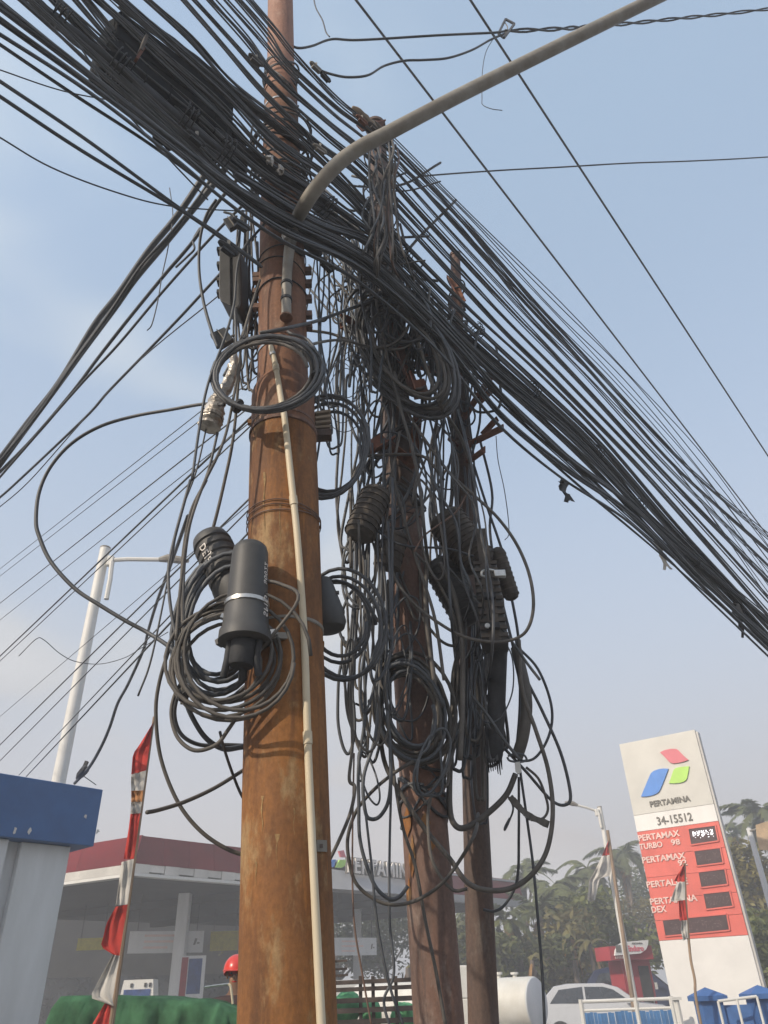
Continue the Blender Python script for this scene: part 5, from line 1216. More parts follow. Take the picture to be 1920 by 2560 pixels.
# ================================================================ coils of slack cable
def spiral(cx, cy, rx, ry, rot, Y, turns, w, name, label, mat='cable', jit=.05, seed=0, dY=.05, tail0=None, tail1=None, grow=.0, tilt=0.0, n=6, cat='cable coil', bands=()):
    rng = random.Random(seed); pts = []; cr_, sr = math.cos(rad(rot)), math.sin(rad(rot)); N = 26
    ph = [rng.uniform(0, 6.28) for _ in range(8)]
    for i in range(int(turns * N) + 1):
        a = 2 * math.pi * i / N; k = i / N; kk = int(k)
        j = 1 + jit * math.sin(k * 2.1 + ph[0]) + jit * .6 * math.sin(k * 5.3 + ph[1]) + grow * (k / turns - .5)
        x = rx * j * math.cos(a) + rx * jit * math.sin(k * 1.7 + ph[2]); y = ry * j * math.sin(a) + ry * jit * math.cos(k * 1.3 + ph[3])
        yy = Y + dY * math.sin(k * 1.9 + ph[4]) + tilt * math.sin(a)
        pts.append(PY(cx + x * cr_ - y * sr, cy + x * sr + y * cr_, yy))
    if tail0: pts = smooth([PY(*p) for p in tail0] + [pts[0]], 6)[:-1] + pts
    if tail1: pts = pts + smooth([pts[-1]] + [PY(*p) for p in tail1], 6)[1:]
    c0 = PY(cx, cy, Y); r_ = w * depth(c0) / F_PX / 2
    if bands:
        lo = min(pts, key=lambda p: p.z); t = thing(name, label, cat, lo)
        MB().tube(pts, r_, n).build('turns', mat, t, smooth=0, fix=False)
        for a in bands:
            x = rx * math.cos(rad(a)); y = ry * math.sin(rad(a)); q = PY(cx + x * cr_ - y * sr, cy + x * sr + y * cr_, Y + tilt * math.sin(rad(a)))
            x2 = rx * math.cos(rad(a + 8)); y2 = ry * math.sin(rad(a + 8)); q2 = PY(cx + x2 * cr_ - y2 * sr, cy + x2 * sr + y2 * cr_, Y + tilt * math.sin(rad(a + 8)))
            dv = (q2 - q).normalized(); MB().tube([q - dv * .006, q + dv * .006], [r_ * 4.2] * 2, 10).build('cable_tie', 'rubber', t)
        return t
    ob = MB().tube(pts, r_, n).build(name, mat, None, smooth=0, fix=False)
    return tag(ob, label, cat)
# the ring on the foreground pole
spiral(668, 934, 130, 92, -8, 2.26, 6, 9, 'cable_coil', 'round coil of black cable ringing the front of the rusty orange pole', 'cable_grey', .045, 3, .03, tail1=[(800, 900, 2.3), (770, 850, 2.35), (720, 826, 2.4), (800, 800, 2.7), (870, 775, 2.9), (960, 742, 3.1)], bands=(15, 130, 250))
spiral(660, 934, 122, 84, -10, 2.25, 2, 9, 'cable_coil', 'two dusty turns lying on the round coil of the orange pole', 'cable_dust', .05, 8, .02, tail1=[(760, 870, 2.3), (850, 850, 2.7), (930, 868, 3.0), (1010, 870, 3.05), (1060, 820, 3.05), (1075, 720, 3.1)])
# oval coil on the second pole
spiral(1012, 888, 152, 88, 54, 3.12, 9, 9.5, 'cable_coil', 'large oval coil of dark cable hanging on the second pole', 'cable_grey', .09, 4, .07, grow=.35)
spiral(1010, 880, 136, 72, 54, 3.05, 4, 9, 'cable_coil', 'dusty inner turns of the oval coil on the second pole', 'cable_dust', .10, 14, .05, grow=.35)
spiral(1004, 800, 72, 60, 40, 3.08, 4, 9, 'cable_coil', 'small round coil at the top of the oval coil', 'cable', .12, 24, .05, grow=.3)
# coil behind the dome closure
spiral(566, 1650, 136, 118, -22, 2.34, 7, 10, 'cable_coil', 'loose coil of dusty cable hanging below the black dome closure', 'cable_dust', .11, 5, .05, grow=.3, bands=(160,), tail0=[(640, 1450, 2.28), (700, 1460, 2.25), (745, 1500, 2.24)])
spiral(560, 1560, 105, 165, 12, 2.48, 6, 12, 'cable_coil', 'upright coil of thick black cable left of the orange pole', 'cable', .08, 6, .05, grow=.3)
spiral(600, 1650, 150, 150, 0, 2.26, 2, 10, 'cable_coil', 'two wide dusty turns looping across the front of the orange pole', 'cable_dust', .08, 12, .02)
spiral(1026, 1776, 84, 120, -14, 3.26, 7, 10, 'cable_coil', 'oval coil of dusty cable low on the second pole', 'cable_dust', .09, 7, .05, grow=.35, bands=(40, 200))
spiral(1030, 1780, 72, 112, -16, 3.2, 3, 10, 'cable_coil', 'black turns inside the oval coil low on the second pole', 'cable', .09, 17, .04, grow=.3)
spiral(820, 1120, 95, 118, 10, 2.75, 4, 9, 'cable_coil', 'coil of grey cable half hidden behind the orange pole near its collar', 'cable_grey', .07, 9, .05, grow=.25)
spiral(850, 1560, 92, 120, -8, 2.85, 4, 10, 'cable_coil', 'coil of cable half hidden behind the orange pole beside the rear closure', 'cable_grey', .12, 10, .06, grow=.4)
spiral(866, 960, 42, 75, 5, 3.0, 7, 2.2, 'wire_coil', 'tangled hank of hair-thin wire between the poles', 'cable', .30, 11, .04)
# ================================================================ hand-placed hanging cables
gL = 'cables hanging left of the orange pole'
W1 = [
 ([(560, 1012, 2.3), (510, 1010, 2.4), (422, 1025, 2.45), (338, 1040, 2.5), (253, 1065, 2.5), (181, 1107, 2.5), (128, 1165, 2.5), (98, 1230, 2.5), (90, 1300, 2.5), (98, 1341, 2.5), (127, 1404, 2.5), (187, 1471, 2.5), (253, 1515, 2.5), (316, 1553, 2.5), (370, 1582, 2.5), (427, 1620, 2.45), (456, 1660, 2.4)], 10, 'long grey cable making a wide loop out to the left of the orange pole', 'cable_grey'),
 ([(476, 1200), (430, 1372), (421, 1452), (433, 1558), (458, 1640), (466, 1690)], 9, 'grey cable hanging to the tied coil, leftmost above the tie', 'cable_grey'),
 ([(516, 1200), (476, 1283), (456, 1405), (456, 1531), (458, 1664), (455, 1760)], 9, 'dusty cable hanging straight to the tied coil', 'cable_dust'),
 ([(600, 900), (585, 1080), (562, 1200), (529, 1333), (489, 1445), (426, 1614), (396, 1717), (390, 1797), (403, 1899), (444, 2004), (501, 2077), (571, 2124), (640, 2145)], 10, 'dusty cable sweeping down past the pennant and back behind the orange pole', 'cable_dust'),
 ([(367, 2031), (400, 2024), (463, 2004), (540, 1968), (620, 1918)], 10, 'cut cable end sticking out left of the orange pole above the canopy', 'cable_dust'),
 ([(550, 1830), (560, 1870), (580, 1930), (605, 1990), (640, 2040)], 8, 'short cable slanting from the loose coil into the orange pole', 'cable_grey'),
 ([(463, 1690), (436, 1740), (428, 1790), (445, 1845), (487, 1876), (540, 1862), (570, 1825), (600, 1780)], 10, 'lowest drooping loop of the coil left of the orange pole', 'cable_dust'),
 ([(470, 1690), (444, 1742), (437, 1792), (455, 1838), (500, 1862), (560, 1862), (640, 1865)], 10, 'second drooping loop of the coil left of the orange pole', 'cable_grey'),
 ([(462, 1690), (466, 1755), (490, 1810), (520, 1850), (560, 1872), (600, 1868), (640, 1862)], 14, 'thick black cable curling under the coil into the orange pole', 'cable'),
 ([(544, 1082), (520, 1180), (480, 1290), (462, 1400), (458, 1530), (463, 1660)], 8, 'grey cable from the foil-wrapped splice down to the tie', 'cable_grey'),
 ([(515, 1074), (490, 1180), (450, 1290), (425, 1420), (380, 1640), (345, 1740)], 5, 'thin cable from the foil-wrapped splice slanting down left', 'cable_grey'),
 ([(650, 700), (610, 830), (590, 960), (560, 1100), (505, 1220), (470, 1330), (450, 1480), (440, 1600)], 8, 'dusty cable hanging just left of the orange pole from the brackets', 'cable_dust'),
 ([(660, 560), (600, 640), (585, 760), (560, 850), (520, 960), (500, 1060), (480, 1200)], 7, 'black cable curving past the box closure', 'cable'),
 ([(540, 500), (515, 540), (500, 600), (498, 680), (510, 760), (530, 830), (545, 870)], 8, 'black cable bowing left round the box closure to the small splitter', 'cable'),
 ([(560, 530), (585, 540), (600, 575), (585, 640)], 7, 'short arching cable above the box closure', 'cable'),
 ([(588, 770), (590, 860), (580, 900), (560, 940)], 8, 'cable leaving the bottom of the box closure', 'cable'),
 ([(612, 1905, 2.6), (640, 1890, 2.36), (690, 1850), (730, 1780), (760, 1700), (770, 1620), (760, 1560), (720, 1500), (680, 1470)], 9, 'dusty cable bowing across the orange pole beside the conduit', 'cable_dust'),
]
for pts, w, lab, mat in W1:
    Yd = 2.38 if pts[0][0] < 650 else 2.28
    if pts[-1][0] > 600 and pts[0][0] < 640: pts = [p[:2] + (lerp(2.45, 2.74, i / (len(pts) - 1)),) for i, p in enumerate(pts)]
    wire(pts, Yd, w, lab, mat, name='hanging_cable')
gR = 'loose cables round the dark poles'
W2 = [
 ([(889, 1600), (877, 1721), (881, 1858), (873, 1947), (887, 1968), (877, 2028), (853, 2089), (824, 2149), (790, 2210)], 9, 'dusty cable hanging close to the right of the orange pole and passing behind it', 'cable_dust', 2.9),
 ([(915, 1400), (909, 1600), (913, 1778), (897, 1907), (897, 2004), (901, 2105), (933, 2206), (970, 2246), (998, 2242), (1020, 2215)], 9, 'dark cable loop reaching down to the canopy letters', 'cable', 3.1),
 ([(955, 1500, 3.3), (950, 1700), (938, 1842), (909, 1943), (913, 2028), (929, 2048), (954, 2036), (974, 1988), (976, 1883), (965, 1700), (970, 1480, 3.4)], 9, 'short u-shaped cable loop left of the second pole', 'cable', 3.15),
 ([(1075, 1880, 3.4), (1030, 1905), (982, 1935), (933, 1976), (893, 2024), (871, 2085), (871, 2141), (889, 2206), (933, 2246), (982, 2262), (1043, 2250), (1103, 2210), (1148, 2153), (1188, 2081), (1196, 2030, 3.85)], 9, 'wide dusty loop crossing in front of the second pole at canopy height', 'cable_dust', 3.2),
 ([(1145, 1830, 3.5), (1119, 1923), (1087, 1964), (1071, 2024), (1071, 2085), (1079, 2145), (1103, 2194), (1135, 2226), (1168, 2222)], 9, 'cable loop falling in front of the second pole toward the third', 'cable_dust', 3.22),
 ([(945, 1640), (948, 1780), (960, 1900), (1002, 1984), (1063, 2073), (1123, 2145), (1168, 2206), (1224, 2226), (1285, 2218), (1337, 2178), (1370, 2117), (1382, 2024), (1370, 1923), (1341, 1830), (1305, 1721), (1297, 1600)], 12, 'thick dusty cable in a great loop to the right of the third pole', 'cable_dust', 3.3),
 ([(1293, 1616), (1345, 1673), (1378, 1762), (1374, 1834), (1337, 1895), (1285, 1903)], 7, 'rounded loop right of the third pole ending at the pale tag', 'cable', 3.5),
 ([(1290, 1600), (1309, 1681), (1354, 1774), (1402, 1883), (1426, 1984), (1414, 2012), (1378, 2000), (1317, 1931), (1260, 1870)], 8, 'outermost cable loop reaching furthest right toward the lamp post', 'cable_grey', 3.5),
 ([(1296, 1880), (1301, 1931), (1317, 2044), (1333, 2165), (1345, 2300), (1356, 2440), (1362, 2570)], 7, 'straight cable dropping to the ground beside the storage tank', 'cable', 3.5),
 ([(1297, 1943), (1297, 2085), (1293, 2198), (1265, 2258), (1236, 2278), (1208, 2274)], 7, 'cable curving under to the third pole at canopy height', 'cable_grey', 3.6),
 ([(1165, 1440, 3.5), (1162, 1520, 3.45), (1156, 1600), (1135, 1681), (1131, 1802), (1125, 1923), (1125, 2024), (1139, 2064), (1168, 2068), (1216, 2036), (1265, 1988), (1289, 1935)], 14, 'thickest grey cable, hooked under between second and third pole', 'cable_dust', 3.4),
 ([(970, 1450), (974, 1600), (978, 1842), (986, 1943), (1006, 2064), (1038, 2165), (1063, 2300), (1090, 2430), (1115, 2570)], 8, 'brown-grey cable running straight down the face of the second pole', 'cable_dust', 3.25),
 ([(885, 1883), (881, 2125), (885, 2300), (905, 2430), (930, 2570)], 5, 'slim brown cable hanging to the ground between the poles', 'cable_brown', 3.0),
 ([(978, 1964), (974, 2125), (974, 2300), (985, 2430), (960, 2500), (975, 2570)], 7, 'black cable hanging to the ground just left of the second pole', 'cable', 3.2),
 ([(913, 2024), (929, 2165), (942, 2300), (970, 2450), (1010, 2570)], 7, 'black cable slanting to the ground behind the rack posts', 'cable', 3.1),
 ([(974, 1100), (982, 1181), (1006, 1282), (1030, 1367), (1063, 1464), (1090, 1560), (1110, 1700)], 8, 'pale dusty cable falling down the second pole past the rust brackets', 'cable_dust', 3.12),
 ([(985, 930), (1015, 1020), (1063, 1100), (1123, 1181), (1184, 1237), (1244, 1294), (1293, 1363), (1325, 1443), (1333, 1524), (1309, 1585), (1244, 1605), (1164, 1593), (1095, 1556), (1030, 1504), (986, 1443), (966, 1363), (970, 1262), (980, 1181), (1000, 1080)], 8, 'big pale loop round the finned closures, the widest on the dark poles', 'cable_dust', 3.12),
 ([(877, 1420), (877, 1294), (881, 1201), (913, 1144), (954, 1138), (1006, 1136), (1063, 1144), (1110, 1200)], 8, 'dusty cable arching over the left finned closure', 'cable_dust', 3.1),
 ([(925, 1310), (975, 1350), (1030, 1367), (1115, 1371), (1184, 1391)], 6, 'dark cable crossing the second pole level with the padlock', 'cable', 3.1),
 ([(1099, 1407), (1127, 1464), (1148, 1544), (1156, 1625), (1156, 1760), (1150, 1900)], 13, 'thick dusty cable hooked from the closure and falling between the poles', 'cable_dust', 3.25),
 ([(1068, 1412), (1064, 1470), (1066, 1560), (1085, 1700), (1100, 1850)], 13, 'second thick dusty cable hooked from the closure', 'cable_dust', 3.22),
 ([(1111, 1407), (1184, 1492), (1265, 1585), (1317, 1657), (1350, 1700)], 7, 'dark cable running diagonally across the padlocked closure', 'cable_grey', 3.2),
 ([(1184, 1161), (1216, 1262), (1257, 1383), (1277, 1484), (1297, 1605), (1300, 1760), (1290, 1890)], 7, 'black cable down the right side of the padlocked closure', 'cable', 3.7),
 ([(1200, 1100), (1230, 1230), (1225, 1330), (1250, 1480), (1290, 1650), (1310, 1800)], 7, 'second black cable down the right side of the padlocked closure', 'cable', 3.75),
 ([(1180, 1740), (1220, 1790), (1260, 1850), (1300, 1900)], 8, 'speckled cable slanting to the pale tag', 'cable_grey', 3.3),
 ([(1140, 500, 3.5), (1010, 640, 3.1), (1020, 720, 3.05), (1040, 830, 3.05), (1060, 900, 3.05), (1100, 1010, 3.08), (1150, 1090, 3.3), (1180, 1180, 3.75), (1190, 1300, 3.9)], 8, 'long grey cable crossing the oval coil diagonally', 'cable_dust', 3.05),
 ([(930, 560), (925, 640), (935, 720), (950, 800), (965, 880), (985, 960), (1010, 1050), (1030, 1120), (1050, 1220), (1062, 1340), (1075, 1440, 3.3)], 8, 'dusty cable falling across the left of the oval coil', 'cable_dust', 3.02),
 ([(1000, 560), (1020, 640), (1035, 700), (1032, 780), (1005, 840), (960, 868), (900, 862), (830, 835), (770, 826)], 7, 'dusty loop crossing from the coil back to the orange pole', 'cable_dust', 3.02),
 ([(960, 742, 3.1), (880, 770, 2.9), (800, 800, 2.6), (740, 815, 2.35), (690, 826, 2.3), (650, 832, 2.3)], 9, 'cable stretched from the ring coil to the second pole', 'cable_grey', 3.0),
 ([(1270, 1990), (1283, 2020), (1272, 2055), (1262, 2075), (1263, 2066), (1274, 2045)], 5, 'small hooked wire end under the pale tag', 'cable_grey', 3.5),
 ([(1240, 1090), (1245, 1150), (1260, 1220), (1270, 1290), (1272, 1335), (1262, 1350)], 2.2, 'hair-thin wire dangling right of the third pole brackets', 'cable_grey', 3.6),
 ([(1140, 1000), (1170, 1010), (1195, 1030), (1240, 1025), (1252, 1000), (1250, 960), (1240, 900)], 7, 'black cable curling round the sunlit bracket', 'cable', 3.65),
 ([(1176, 840), (1185, 835), (1220, 840), (1240, 870), (1250, 920)], 5, 'short black loop above the sunlit bracket', 'cable', 3.7),
 ([(1170, 1230), (1140, 1280), (1100, 1310), (1060, 1340), (1035, 1380)], 5, 'reddish wire across the top of the finned closure', 'cable_brown', 3.05),
]
for pts, w, lab, mat, Yd in W2: wire(pts, Yd, w, lab, mat, name='hanging_cable')
# random tangle: strands that hang from the bundle down to the coils between and around the poles
rng = random.Random(77)
def by(x): return 400 + (x - 690) * .93 if x > 600 else 320
def tangle(n, xr, yr0, yr1, Yr, w, label, group, seed, mats, spread=40, name='hanging_cable', back=None):
    """strands that leave the bundle, hang down and turn back up to end behind a pole"""
    rng = random.Random(seed)
    for i in range(n):
        x = rng.uniform(*xr); y0 = rng.uniform(*yr0); y0 = max(y0, by(x) + rng.uniform(0, 60)); y1 = max(rng.uniform(*yr1), y0 + 150); Yy = rng.uniform(*Yr); dr = rng.uniform(-spread, spread); pts = []
        Ys = PC(x, y0, CP).y + .14 if y0 < 1000 else Yy + .1
        rng_f = rng.uniform(2.5, 6); m_ = max(3, int((y1 - y0) / 130)); wv = rng.uniform(.4, 1.3) * spread * .6; ph = rng.uniform(0, 6.28)
        for k in range(m_ + 1):
            f = k / m_; pts.append((x + dr * f + wv * math.sin(f * rng_f + ph) + rng.gauss(0, 5), lerp(y0, y1, f), Yy + .02 * math.sin(f * 4 + ph)))
        pts[0] = (x, y0 - 30, max(Ys, Yy)); pts[1] = (pts[1][0], pts[1][1], lerp(max(Ys, Yy), Yy, .7))
        xb, Yb_ = back; sg = 1 if xb > x else -1; lx, ly, _ = pts[-1]; h = rng.uniform(120, 420); h = min(h, y1 - y0)
        wd_ = rng.uniform(14, 40)
        pts += [(lx + sg * wd_ * .35, ly + wd_ * .8, Yy), (lx + sg * wd_, ly + wd_ * .5, Yy), (lx + sg * wd_ * 1.4, ly - h * .35, Yy + .03), (lerp(lx + sg * wd_ * 1.5, xb, .6), ly - h * .75, lerp(Yy, Yb_, .7)), (xb + rng.uniform(-8, 8), ly - h, Yb_)]
        wire(pts, 0, rng.uniform(*w), label, rng.choice(mats), group, name, n=5)
md_ = ('cable', 'cable_grey', 'cable_dust', 'cable')
tangle(16, (800, 1000), (430, 600), (700, 1020), (2.9, 3.4), (4, 7), 'tangled black cable hanging between the orange pole and the second pole', 'tangled cables between the poles', 1, md_, 60, back=(975, 3.5))
tangle(16, (950, 1080), (450, 640), (800, 1060), (3.05, 3.35), (5, 8), 'tangled cable clinging to the upper second pole', 'tangled cables on the upper second pole', 2, md_, 45, back=(985, 3.5))
tangle(16, (1090, 1180), (640, 860), (1000, 1450), (3.6, 3.9), (5, 7), 'tangled cable hanging along the third pole', 'tangled cables along the third pole', 3, md_, 25, back=(1155, 3.92))
tangle(8, (850, 985), (600, 760), (1250, 1850), (3.15, 3.4), (5, 8), 'loose cable hanging beside the left finned closure', 'loose cables left of the second pole', 4, md_, 40, back=(1020, 3.5))
tangle(13, (1120, 1225), (1420, 1560), (1800, 2050), (3.35, 3.7), (6, 10), 'loose cable hanging in the bunch below the padlocked closure', 'loose cables below the padlocked closure', 5, ('cable_dust', 'cable_grey', 'cable_dust', 'cable'), 24, back=(1180, 3.9))
tangle(12, (1215, 1252), (1440, 1520), (1760, 1900), (3.4, 3.7), (6, 9), 'loose cable at the right of the bunch over the pale tag', 'loose cables over the pale tag', 6, ('cable_dust', 'cable_grey'), 26, back=(1185, 3.9))
tangle(12, (590, 645), (540, 650), (800, 960), (2.5, 2.65), (4, 7), 'cable hanging close behind the left flank of the orange pole', 'cables on the left flank of the orange pole', 7, md_, 18, back=(690, 2.62))
tangle(6, (785, 860), (520, 640), (860, 1250), (2.55, 2.85), (4, 7), 'cable hanging close behind the right flank of the orange pole', 'cables on the right flank of the orange pole', 8, md_, 30, back=(730, 2.66))
# crossing strands in the knot between the poles
for i in range(26):
    x0 = rng.uniform(760, 900); y0 = rng.uniform(430, 760); x1 = x0 + rng.uniform(60, 230); y1 = y0 + rng.uniform(-90, 240); Yy = rng.uniform(2.8, 3.5); xm = (x0 + x1) / 2 + rng.gauss(0, 30); ym = (y0 + y1) / 2 + rng.uniform(10, 70)
    wire([(x0, y0), (xm, ym), (x1, y1)], Yy, rng.uniform(4, 7), 'short tangled cable criss-crossing the knot between the poles', rng.choice(md_), 'criss-crossing cables in the knot', 'tangled_cable', n=5)
# loops
for i in range(22):
    x = rng.uniform(880, 1180); y = max(rng.uniform(560, 800), by(x) + 90); rx_ = rng.uniform(20, 55); ry_ = rng.uniform(40, 100); Yy = rng.uniform(3.1, 3.6)
    pts = [(x - rx_, y - ry_), (x - rx_ * .9, y), (x - rx_ * .4, y + ry_ * .8), (x, y + ry_), (x + rx_ * .5, y + ry_ * .75), (x + rx_, y - ry_ * .1), (x + rx_ * 1.3, y - ry_)]
    wire(pts, Yy, rng.uniform(5, 8), 'drooping cable loop under the bundle by the second pole', rng.choice(md_), 'drooping loops under the bundle', 'cable_loop', n=5)
for i in range(9):
    x = rng.uniform(840, 960); y = rng.uniform(1500, 1800); rx_ = rng.uniform(18, 40); ry_ = rng.uniform(60, 160); Yy = rng.uniform(2.95, 3.3)
    a0 = rng.uniform(-.25, .25); pts = [(x + rx_ * math.cos(a) * (1 + .1 * math.sin(3 * a)) + a0 * ry_ * math.sin(a), y + ry_ * math.sin(a)) for a in [-1.2 - j * 2 * math.pi / 11 for j in range(11)]]; pts = [(x + rng.uniform(-20, 40), y - ry_ - rng.uniform(200, 420))] + pts + [(x + rng.uniform(0, 60), y - ry_ - rng.uniform(200, 420))]
    wire(pts, Yy, rng.uniform(6, 8), 'long narrow cable loop between the orange pole and the second pole', rng.choice(('cable', 'cable_grey', 'cable_dust')), 'narrow loops between the poles', 'cable_loop', n=5)
for i in range(15):
    cx_ = rng.choice((rng.uniform(880, 980), rng.uniform(960, 1100), rng.uniform(1150, 1280))); cy_ = rng.uniform(1000, 2000); s_ = rng.uniform(40, 120); Yy = rng.uniform(3.05, 3.35) if cx_ < 1120 else rng.uniform(3.35, 3.75); a0 = rng.uniform(0, 6.28); pts = []
    ell = rng.uniform(.35, .8); tl = rng.gauss(0, .4); turn = rng.uniform(1.2, 1.9)
    pts.append((cx_ + rng.uniform(-30, 30), cy_ - s_ * rng.uniform(2.5, 4), Yy + .15))
    for k in range(int(turn * 9)):
        a = -2.0 - k * 2 * math.pi / 9; rr = s_ * (1 + .12 * math.sin(a * 1.7 + i)); x_ = rr * ell * math.cos(a); y_ = rr * 1.25 * math.sin(a); pts.append((cx_ + x_ + tl * y_ * .4, cy_ + y_ + tl * x_, Yy + .03 * math.sin(a + i)))
    pts.append((cx_ + rng.uniform(-40, 40), cy_ - s_ * rng.uniform(2.5, 4), Yy + .2))
    wire(pts, 0, rng.uniform(3.5, 8), 'stray cable loop hanging loose among the dark poles', rng.choice(('cable', 'cable_dust', 'cable_grey', 'cable_faded_hazy')), 'stray loops among the dark poles', 'cable_loop', n=5)
rng = random.Random(31)
for i in range(13):
    x0 = rng.uniform(930, 990); y0 = rng.uniform(325, 400); x1 = x0 + rng.uniform(-60, 30); y1 = rng.uniform(560, 680); Yy = rng.uniform(2.62, 2.75)
    wire([(x0, y0, Yy + .5), (x0 + rng.uniform(-8, 12), y0 + 40, Yy), (lerp(x0, x1, .4) + rng.gauss(0, 14), lerp(y0, y1, .4)), (lerp(x0, x1, .75) + rng.gauss(0, 14), lerp(y0, y1, .75)), (x1, y1), (x1 + rng.uniform(-10, 30), y1 + rng.uniform(40, 120), Yy + .5)], Yy, rng.uniform(5, 7), 'pale dusty cable spilling down in front of the second pole top', rng.choice(('cable_dust', 'cable_faded_hazy', 'cable_dust', 'cable_brown')), 'dusty cables spilling from the second pole top', 'hanging_cable', n=5)
for i in range(6):
    x0 = rng.uniform(1060, 1190); y0 = rng.uniform(1120, 1220); x1 = x0 + rng.uniform(30, 110); y1 = rng.uniform(1480, 1640); Yy = rng.uniform(3.0, 3.1)
    wire([(x0 - 30, y0 - 120, 3.5), (x0, y0), (lerp(x0, x1, .4) + rng.gauss(0, 22), lerp(y0, y1, .35)), (lerp(x0, x1, .75) + rng.gauss(0, 22), lerp(y0, y1, .7)), (x1, y1), (x1 - rng.uniform(-10, 40), y1 + rng.uniform(60, 160), 3.7)], Yy, rng.uniform(4, 7.5), 'cable draped over the finned closures between the dark poles', rng.choice(('cable_dust', 'cable', 'cable_grey')), 'cables draped over the finned closures', 'hanging_cable', n=5)
for i, (x, y, lab, mat) in enumerate(((912, 300, 'brown taped lump on the upper bundle left of the second pole top', 'brown_paper'), (952, 332, 'dusty taped lump hiding the second pole top', 'plastic_dust'))):
    c = PC(x, y, CP + .02); mb = MB(); dvv = (E1 - up * .1).normalized()
    P_ = [c + dvv * (k - 4) * .03 for k in range(9)]; mb.tube(P_, [.012, .028, .036, .033, .038, .034, .037, .026, .01], 10)
    for v in mb.v: v += Vector((.01, .01, .01)) * mnoise.noise(v * 30)
    tag(mb.build('taped_joint', mat, None, smooth=30), lab, 'taped joint')
# cables wound round the three poles at the crossing
def wind(ax, y0, y1, n, w0, group, label, seed, rmul=(1.05, 1.6)):
    rng = random.Random(seed)
    for i in range(n):
        y = rng.uniform(y0, y1); c = ax.py(y); r_ = ax.r(y, w0) * rng.uniform(*rmul); ph = rng.uniform(0, 6.28); tl = rng.uniform(-.12, .12); ov = rng.uniform(.75, 1.2); pts = []
        for k in range(19):
            a = ph + (k / 18) * 2 * math.pi * rng.uniform(.999, 1.001) * .95; pts.append(c + Vector((math.cos(a) * r_, math.sin(a) * r_ * ov, tl * math.cos(a) + .03 * math.sin(2 * a + ph))))
        cable(pts, rng.uniform(.004, .008), label, group, rng.choice(md_), 'wound_cable', n=5, k=2, wpx=False)
wind(AX1, 330, 540, 18, 100, 'cables wound round the orange pole', 'cable wound round the orange pole where the bundle crosses', 1)
wind(AX1, 100, 240, 8, 70, 'cables wound high on the orange pole', 'cable wound high on the orange pole near the top edge', 2, (1.04, 1.3))
wind(AX2, 360, 760, 20, 56, 'cables wound round the second pole', 'cable wound round the upper second pole', 3)
wind(AX2, 1090, 1320, 12, 86, 'cables wound at the second pole brackets', 'cable wound round the second pole by the finned closures', 4, (1.04, 1.35))
wind(AX3, 700, 1000, 14, 30, 'cables wound round the third pole', 'cable wound round the top of the third pole', 5, (1.05, 1.5))
wind(AX2, 1900, 2030, 10, 114, 'black wraps low on the second pole', 'black wrap round the second pole above the flaked orange paint', 6, (1.01, 1.06))

# ================================================================ closures and splices
def lat(p, q, prof, name, mat, parent, n=28): return MB().lathe(p, q, prof, n).build(name, mat, parent, smooth=35)
# dome closure with steel band
top = PY(627, 1360, 2.28); bot = PY(611, 1606, 2.27); noz = PY(603, 1660, 2.27); L_ = (bot - top).length
sc = depth(PY(620, 1480, 2.28)) / F_PX
t = thing('dome_closure', 'black dome-shaped splice closure with bright steel band on the orange pole', 'splice closure', noz)
w = lambda px: px * sc / 2
lat(top, bot, [(0, w(10)), (.004, w(44)), (.02, w(68)), (.05, w(84)), (.10, w(92)), (.2, w(94)), (.62, w(102)), (.645, w(104))], 'dome', 'plastic', t)
bd_ = lat(top.lerp(bot, .625), top.lerp(bot, .668), [(0, w(106)), (.1, w(111)), (.9, w(111)), (1, w(106))], 'clamp_band', 'steel', t)
q = PY(566, 1545, 2.26); MB().bar(q, q + Vector((-.018, -.004, .006)), .02, .016).build('band_latch', 'steel', bd_)
lat(top.lerp(bot, .66), bot, [(0, w(104)), (.1, w(108)), (.62, w(112)), (.72, w(124)), (.98, w(126)), (1, w(118))], 'base_collar', 'plastic', t)
d_ = (noz - bot)
lat(bot, noz + d_ * .1, [(0, w(66)), (.9, w(62)), (1, w(56))], 'cable_inlet', 'rubber', t)
for dx, rr in ((-.045, .012), (.05, .012), (.0, .014)):
    a = bot + Vector((dx, -.01 if dx else .03, 0)); MB().tube([a, a + d_ * .9, a + d_ * 1.5 + Vector((dx * .2, .02, 0))], rr, 12).build('inlet_tube', 'rubber', t, smooth=40)
MB().bar(PY(655, 1590, 2.3), PY(712, 1592, 2.36), .03, .022).build('mount_bracket', 'galv', t); MB().bar(PY(672, 1583, 2.29), PY(694, 1580, 2.3), .012, .02).build('bolt', 'steel', t)
MB().bar(PY(545, 1610, 2.3), PY(575, 1590, 2.28), .03, .02).build('lug', 'plastic', t)
def wrap_text(body, size, ax_p, ax_q, f0, rr, ang, parent, mat, name='lettering', flip=1):
    vs, fs = text_mesh(body, size, .004 * size, 0.0, spacing=1.15); axd = (ax_q - ax_p).normalized(); LL = (ax_q - ax_p).length
    x_ = Vector((1, 0, 0)); x_ = (x_ - axd * x_.dot(axd)).normalized(); y_ = axd.cross(x_)
    if y_.y > 0: y_ = -y_
    out = []
    for v in vs:
        s_ = f0 * LL - v.x * flip; th = ang + flip * (v.y / rr); out.append(ax_p + axd * s_ + (x_ * math.sin(th) + y_ * math.cos(th)) * (rr + .0012))
    mb = MB().add(out, fs)
    return mb.build(name, mat, parent, fix=False)
wrap_text('SFIG', .036, top, bot, .80, w(106) * 1.05, rad(58), t, 'letter_white'); wrap_text('-80022', .030, top, bot, .50, w(97), rad(62), t, 'letter_white')
